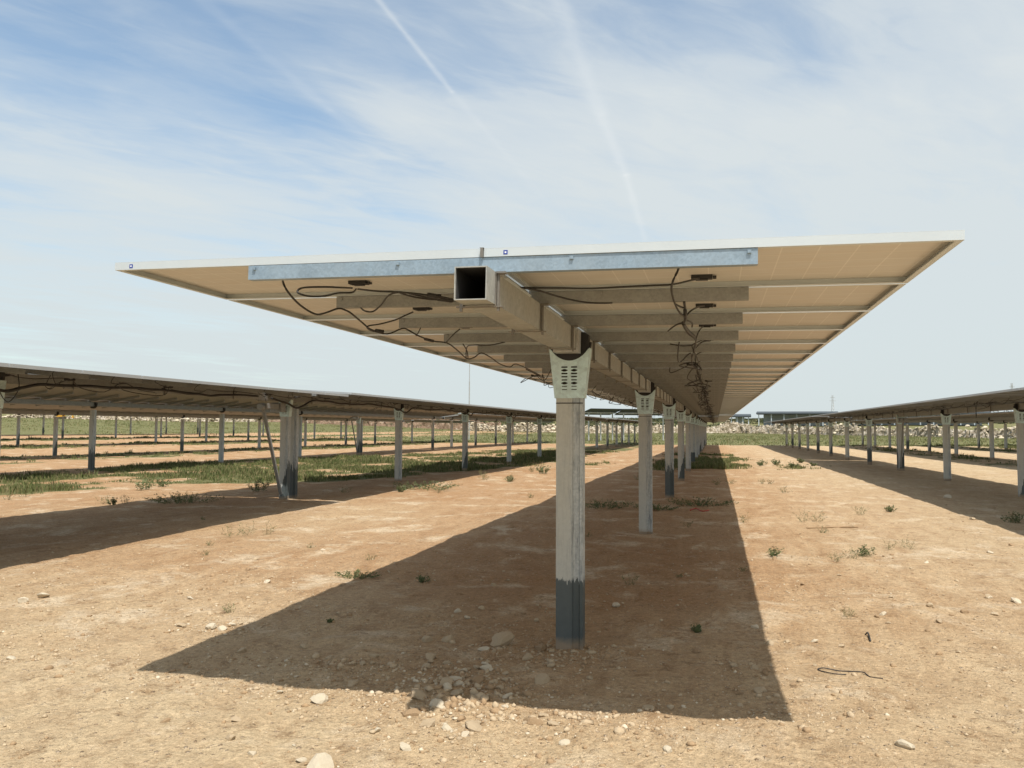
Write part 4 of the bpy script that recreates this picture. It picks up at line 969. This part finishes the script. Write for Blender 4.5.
# ------------------------------------------------------------------ light and sky
sd = Vector((.6214, -1.0228, 2.392)).normalized()
elev = math.asin(sd.z); azm = math.atan2(sd.x, sd.y)
sun_d = bpy.data.lights.new('sun', 'SUN'); sun_d.energy = 5.0; sun_d.angle = rad(.6); sun_d.color = (1., .965, .91)
sun = bpy.data.objects.new('sun', sun_d); COL.objects.link(sun); sun.rotation_euler = sd.to_track_quat('Z', 'Y').to_euler(); sun.location = (0, 0, 30)

w = bpy.data.worlds.new('World'); scene.world = w; w.use_nodes = True; nt = w.node_tree; nt.nodes.clear(); L = nt.links
out = N(nt, 'ShaderNodeOutputWorld'); bg = N(nt, 'ShaderNodeBackground'); bg.inputs['Strength'].default_value = .092; L.new(bg.outputs[0], out.inputs[0])
sky = N(nt, 'ShaderNodeTexSky'); sky.sky_type = 'NISHITA'; sky.sun_disc = False; sky.sun_elevation = elev; sky.sun_rotation = azm % (2*math.pi)
sky.air_density = 1.0; sky.dust_density = 1.2; sky.ozone_density = 1.4; sky.altitude = 100
g = coords(nt, 'Generated'); nrm = N(nt, 'ShaderNodeVectorMath', operation='NORMALIZE'); L.new(g, nrm.inputs[0]); dx, dy, dz_ = sepxyz(nt, nrm.outputs[0])
zc = mth(nt, 'MAXIMUM', dz_, .02); zz = mth(nt, 'ADD', zc, .06)
px = mth(nt, 'DIVIDE', dx, zz); py = mth(nt, 'DIVIDE', dy, zz)
cb = N(nt, 'ShaderNodeCombineXYZ'); L.new(px, cb.inputs[0]); L.new(py, cb.inputs[1])
def pc(u, v):
    d = ray(u, v).normalized(); q = max(d.z, .02)+.06; return d.x/q, d.y/q
def mapped(rot, sc):
    m = N(nt, 'ShaderNodeMapping'); m.inputs['Rotation'].default_value = (0, 0, rot); L.new(cb.outputs[0], m.inputs[0])
    q = N(nt, 'ShaderNodeMapping'); q.inputs['Scale'].default_value = (*sc, 1); L.new(m.outputs[0], q.inputs[0]); return q.outputs[0]
a = pc(150, 60); b = pc(480, 190); ang = math.atan2(b[1]-a[1], b[0]-a[0])
n1 = noise(nt, mapped(-ang, (.55, 1.6)), 1.3, 7, .52, .5)
n2 = noise(nt, mapped(-ang+.35, (.9, 2.2)), 3.2, 7, .6, .6)
n3 = noise(nt, mapped(.3, (.8, .8)), 1.1, 5, .5, .3)
cl = mth(nt, 'ADD', mth(nt, 'MULTIPLY', n1, .72), mth(nt, 'ADD', mth(nt, 'MULTIPLY', n2, .36), mth(nt, 'MULTIPLY', n3, .30)))
cl = mth(nt, 'SUBTRACT', cl, .115)
# the veil is thinner towards the upper left, thicker to the right and low down
def blob(u, v, r, amt):
    q = pc(u, v); s = mth(nt, 'ADD', mth(nt, 'POWER', mth(nt, 'SUBTRACT', px, q[0]), 2.), mth(nt, 'POWER', mth(nt, 'SUBTRACT', py, q[1]), 2.))
    return mth(nt, 'MULTIPLY', mth(nt, 'EXPONENT', mth(nt, 'MULTIPLY', s, -1/(r*r))), amt)
veil = mth(nt, 'ADD', cl, mth(nt, 'MULTIPLY', px, .055))
for q in ((60, 10, .55, -.17), (420, 190, .35, -.03), (260, 130, .3, -.09), (590, 30, .25, -.05), (810, 75, .16, -.13), (720, 120, .5, .10), (400, 118, .17, .13), (170, 190, .3, .09), (500, 212, .2, .09), (60, 110, .25, .05), (930, 130, .45, .08), (620, 180, .18, -.05)):
    veil = mth(nt, 'ADD', veil, blob(*q))
low = ramp(nt, dz_, [(.0, .62), (.12, .40), (.25, .16), (.5, 0)])
veil = mth(nt, 'ADD', veil, low)
mask = ramp(nt, veil, [(.34, .12), (.50, .40), (.64, .76), (.82, .96)])
# contrails: segments in the cloud plane
def trail(p0, p1, wid, amt, fade0=1., fade1=1., ph=0.):
    a = pc(*p0); b = pc(*p1); ex, ey = b[0]-a[0], b[1]-a[1]; LL = ex*ex+ey*ey
    jit = mth(nt, 'MULTIPLY', mth(nt, 'SUBTRACT', noise(nt, cb.outputs[0], 9, 4, .6), .5), wid*1.6)
    ax = mth(nt, 'SUBTRACT', px, a[0]); ay = mth(nt, 'SUBTRACT', py, a[1])
    t = mth(nt, 'DIVIDE', mth(nt, 'ADD', mth(nt, 'MULTIPLY', ax, ex), mth(nt, 'MULTIPLY', ay, ey)), LL, clamp=True)
    qx = mth(nt, 'SUBTRACT', ax, mth(nt, 'MULTIPLY', t, ex)); qy = mth(nt, 'SUBTRACT', ay, mth(nt, 'MULTIPLY', t, ey))
    d = mth(nt, 'ADD', mth(nt, 'SQRT', mth(nt, 'ADD', mth(nt, 'MULTIPLY', qx, qx), mth(nt, 'MULTIPLY', qy, qy))), jit)
    s = mth(nt, 'MULTIPLY', d, 1/wid); f = mth(nt, 'EXPONENT', mth(nt, 'MULTIPLY', mth(nt, 'MULTIPLY', s, s), -1.))
    br = mth(nt, 'ADD', .55, mth(nt, 'MULTIPLY', noise(nt, cb.outputs[0], 7, 5, .7), .9))
    return mth(nt, 'MULTIPLY', mth(nt, 'MULTIPLY', f, br), mth(nt, 'MULTIPLY', amt, mth(nt, 'ADD', fade0, mth(nt, 'MULTIPLY', t, fade1-fade0))))
tr = trail((372, -8), (452, 92), .0075, .45, 1., .8)
for args in (((452, 92), (545, 200), .012, .24, .8, .15), ((555, -10), (600, 112), .020, .32, .8, 1.), ((601, 116), (626, 175), .015, .34, .9, 1.), ((626, 175), (645, 240), .013, .42, 1., .5),
             ((190, -10), (330, 110), .018, .15, .6, 1.), ((330, 110), (440, 200), .02, .11, 1., .1)):
    tr = mth(nt, 'ADD', tr, trail(*args))
cloudc = mix(nt, ramp(nt, dz_, [(0, 0), (.35, 1)]), (6.75, 7.5, 7.65), (7.2, 7.75, 7.95))
skyc = mix(nt, 1., sky.outputs[0], (1.95, 2.02, 1.85), 'MULTIPLY')
fin = mix(nt, mask, skyc, cloudc); fin = mix(nt, mth(nt, 'MULTIPLY', tr, .88, clamp=True), fin, (8.4, 8.8, 8.9))
L.new(fin, bg.inputs['Color'])

# ------------------------------------------------------------------ render settings
scene.view_settings.view_transform = 'Standard'; scene.view_settings.look = 'None'; scene.view_settings.exposure = .10; scene.view_settings.gamma = 1
scene.view_settings.use_curve_mapping = False
scene.cycles.max_bounces = 6; scene.cycles.diffuse_bounces = 4; scene.cycles.glossy_bounces = 3
scene.cycles.use_denoising = True
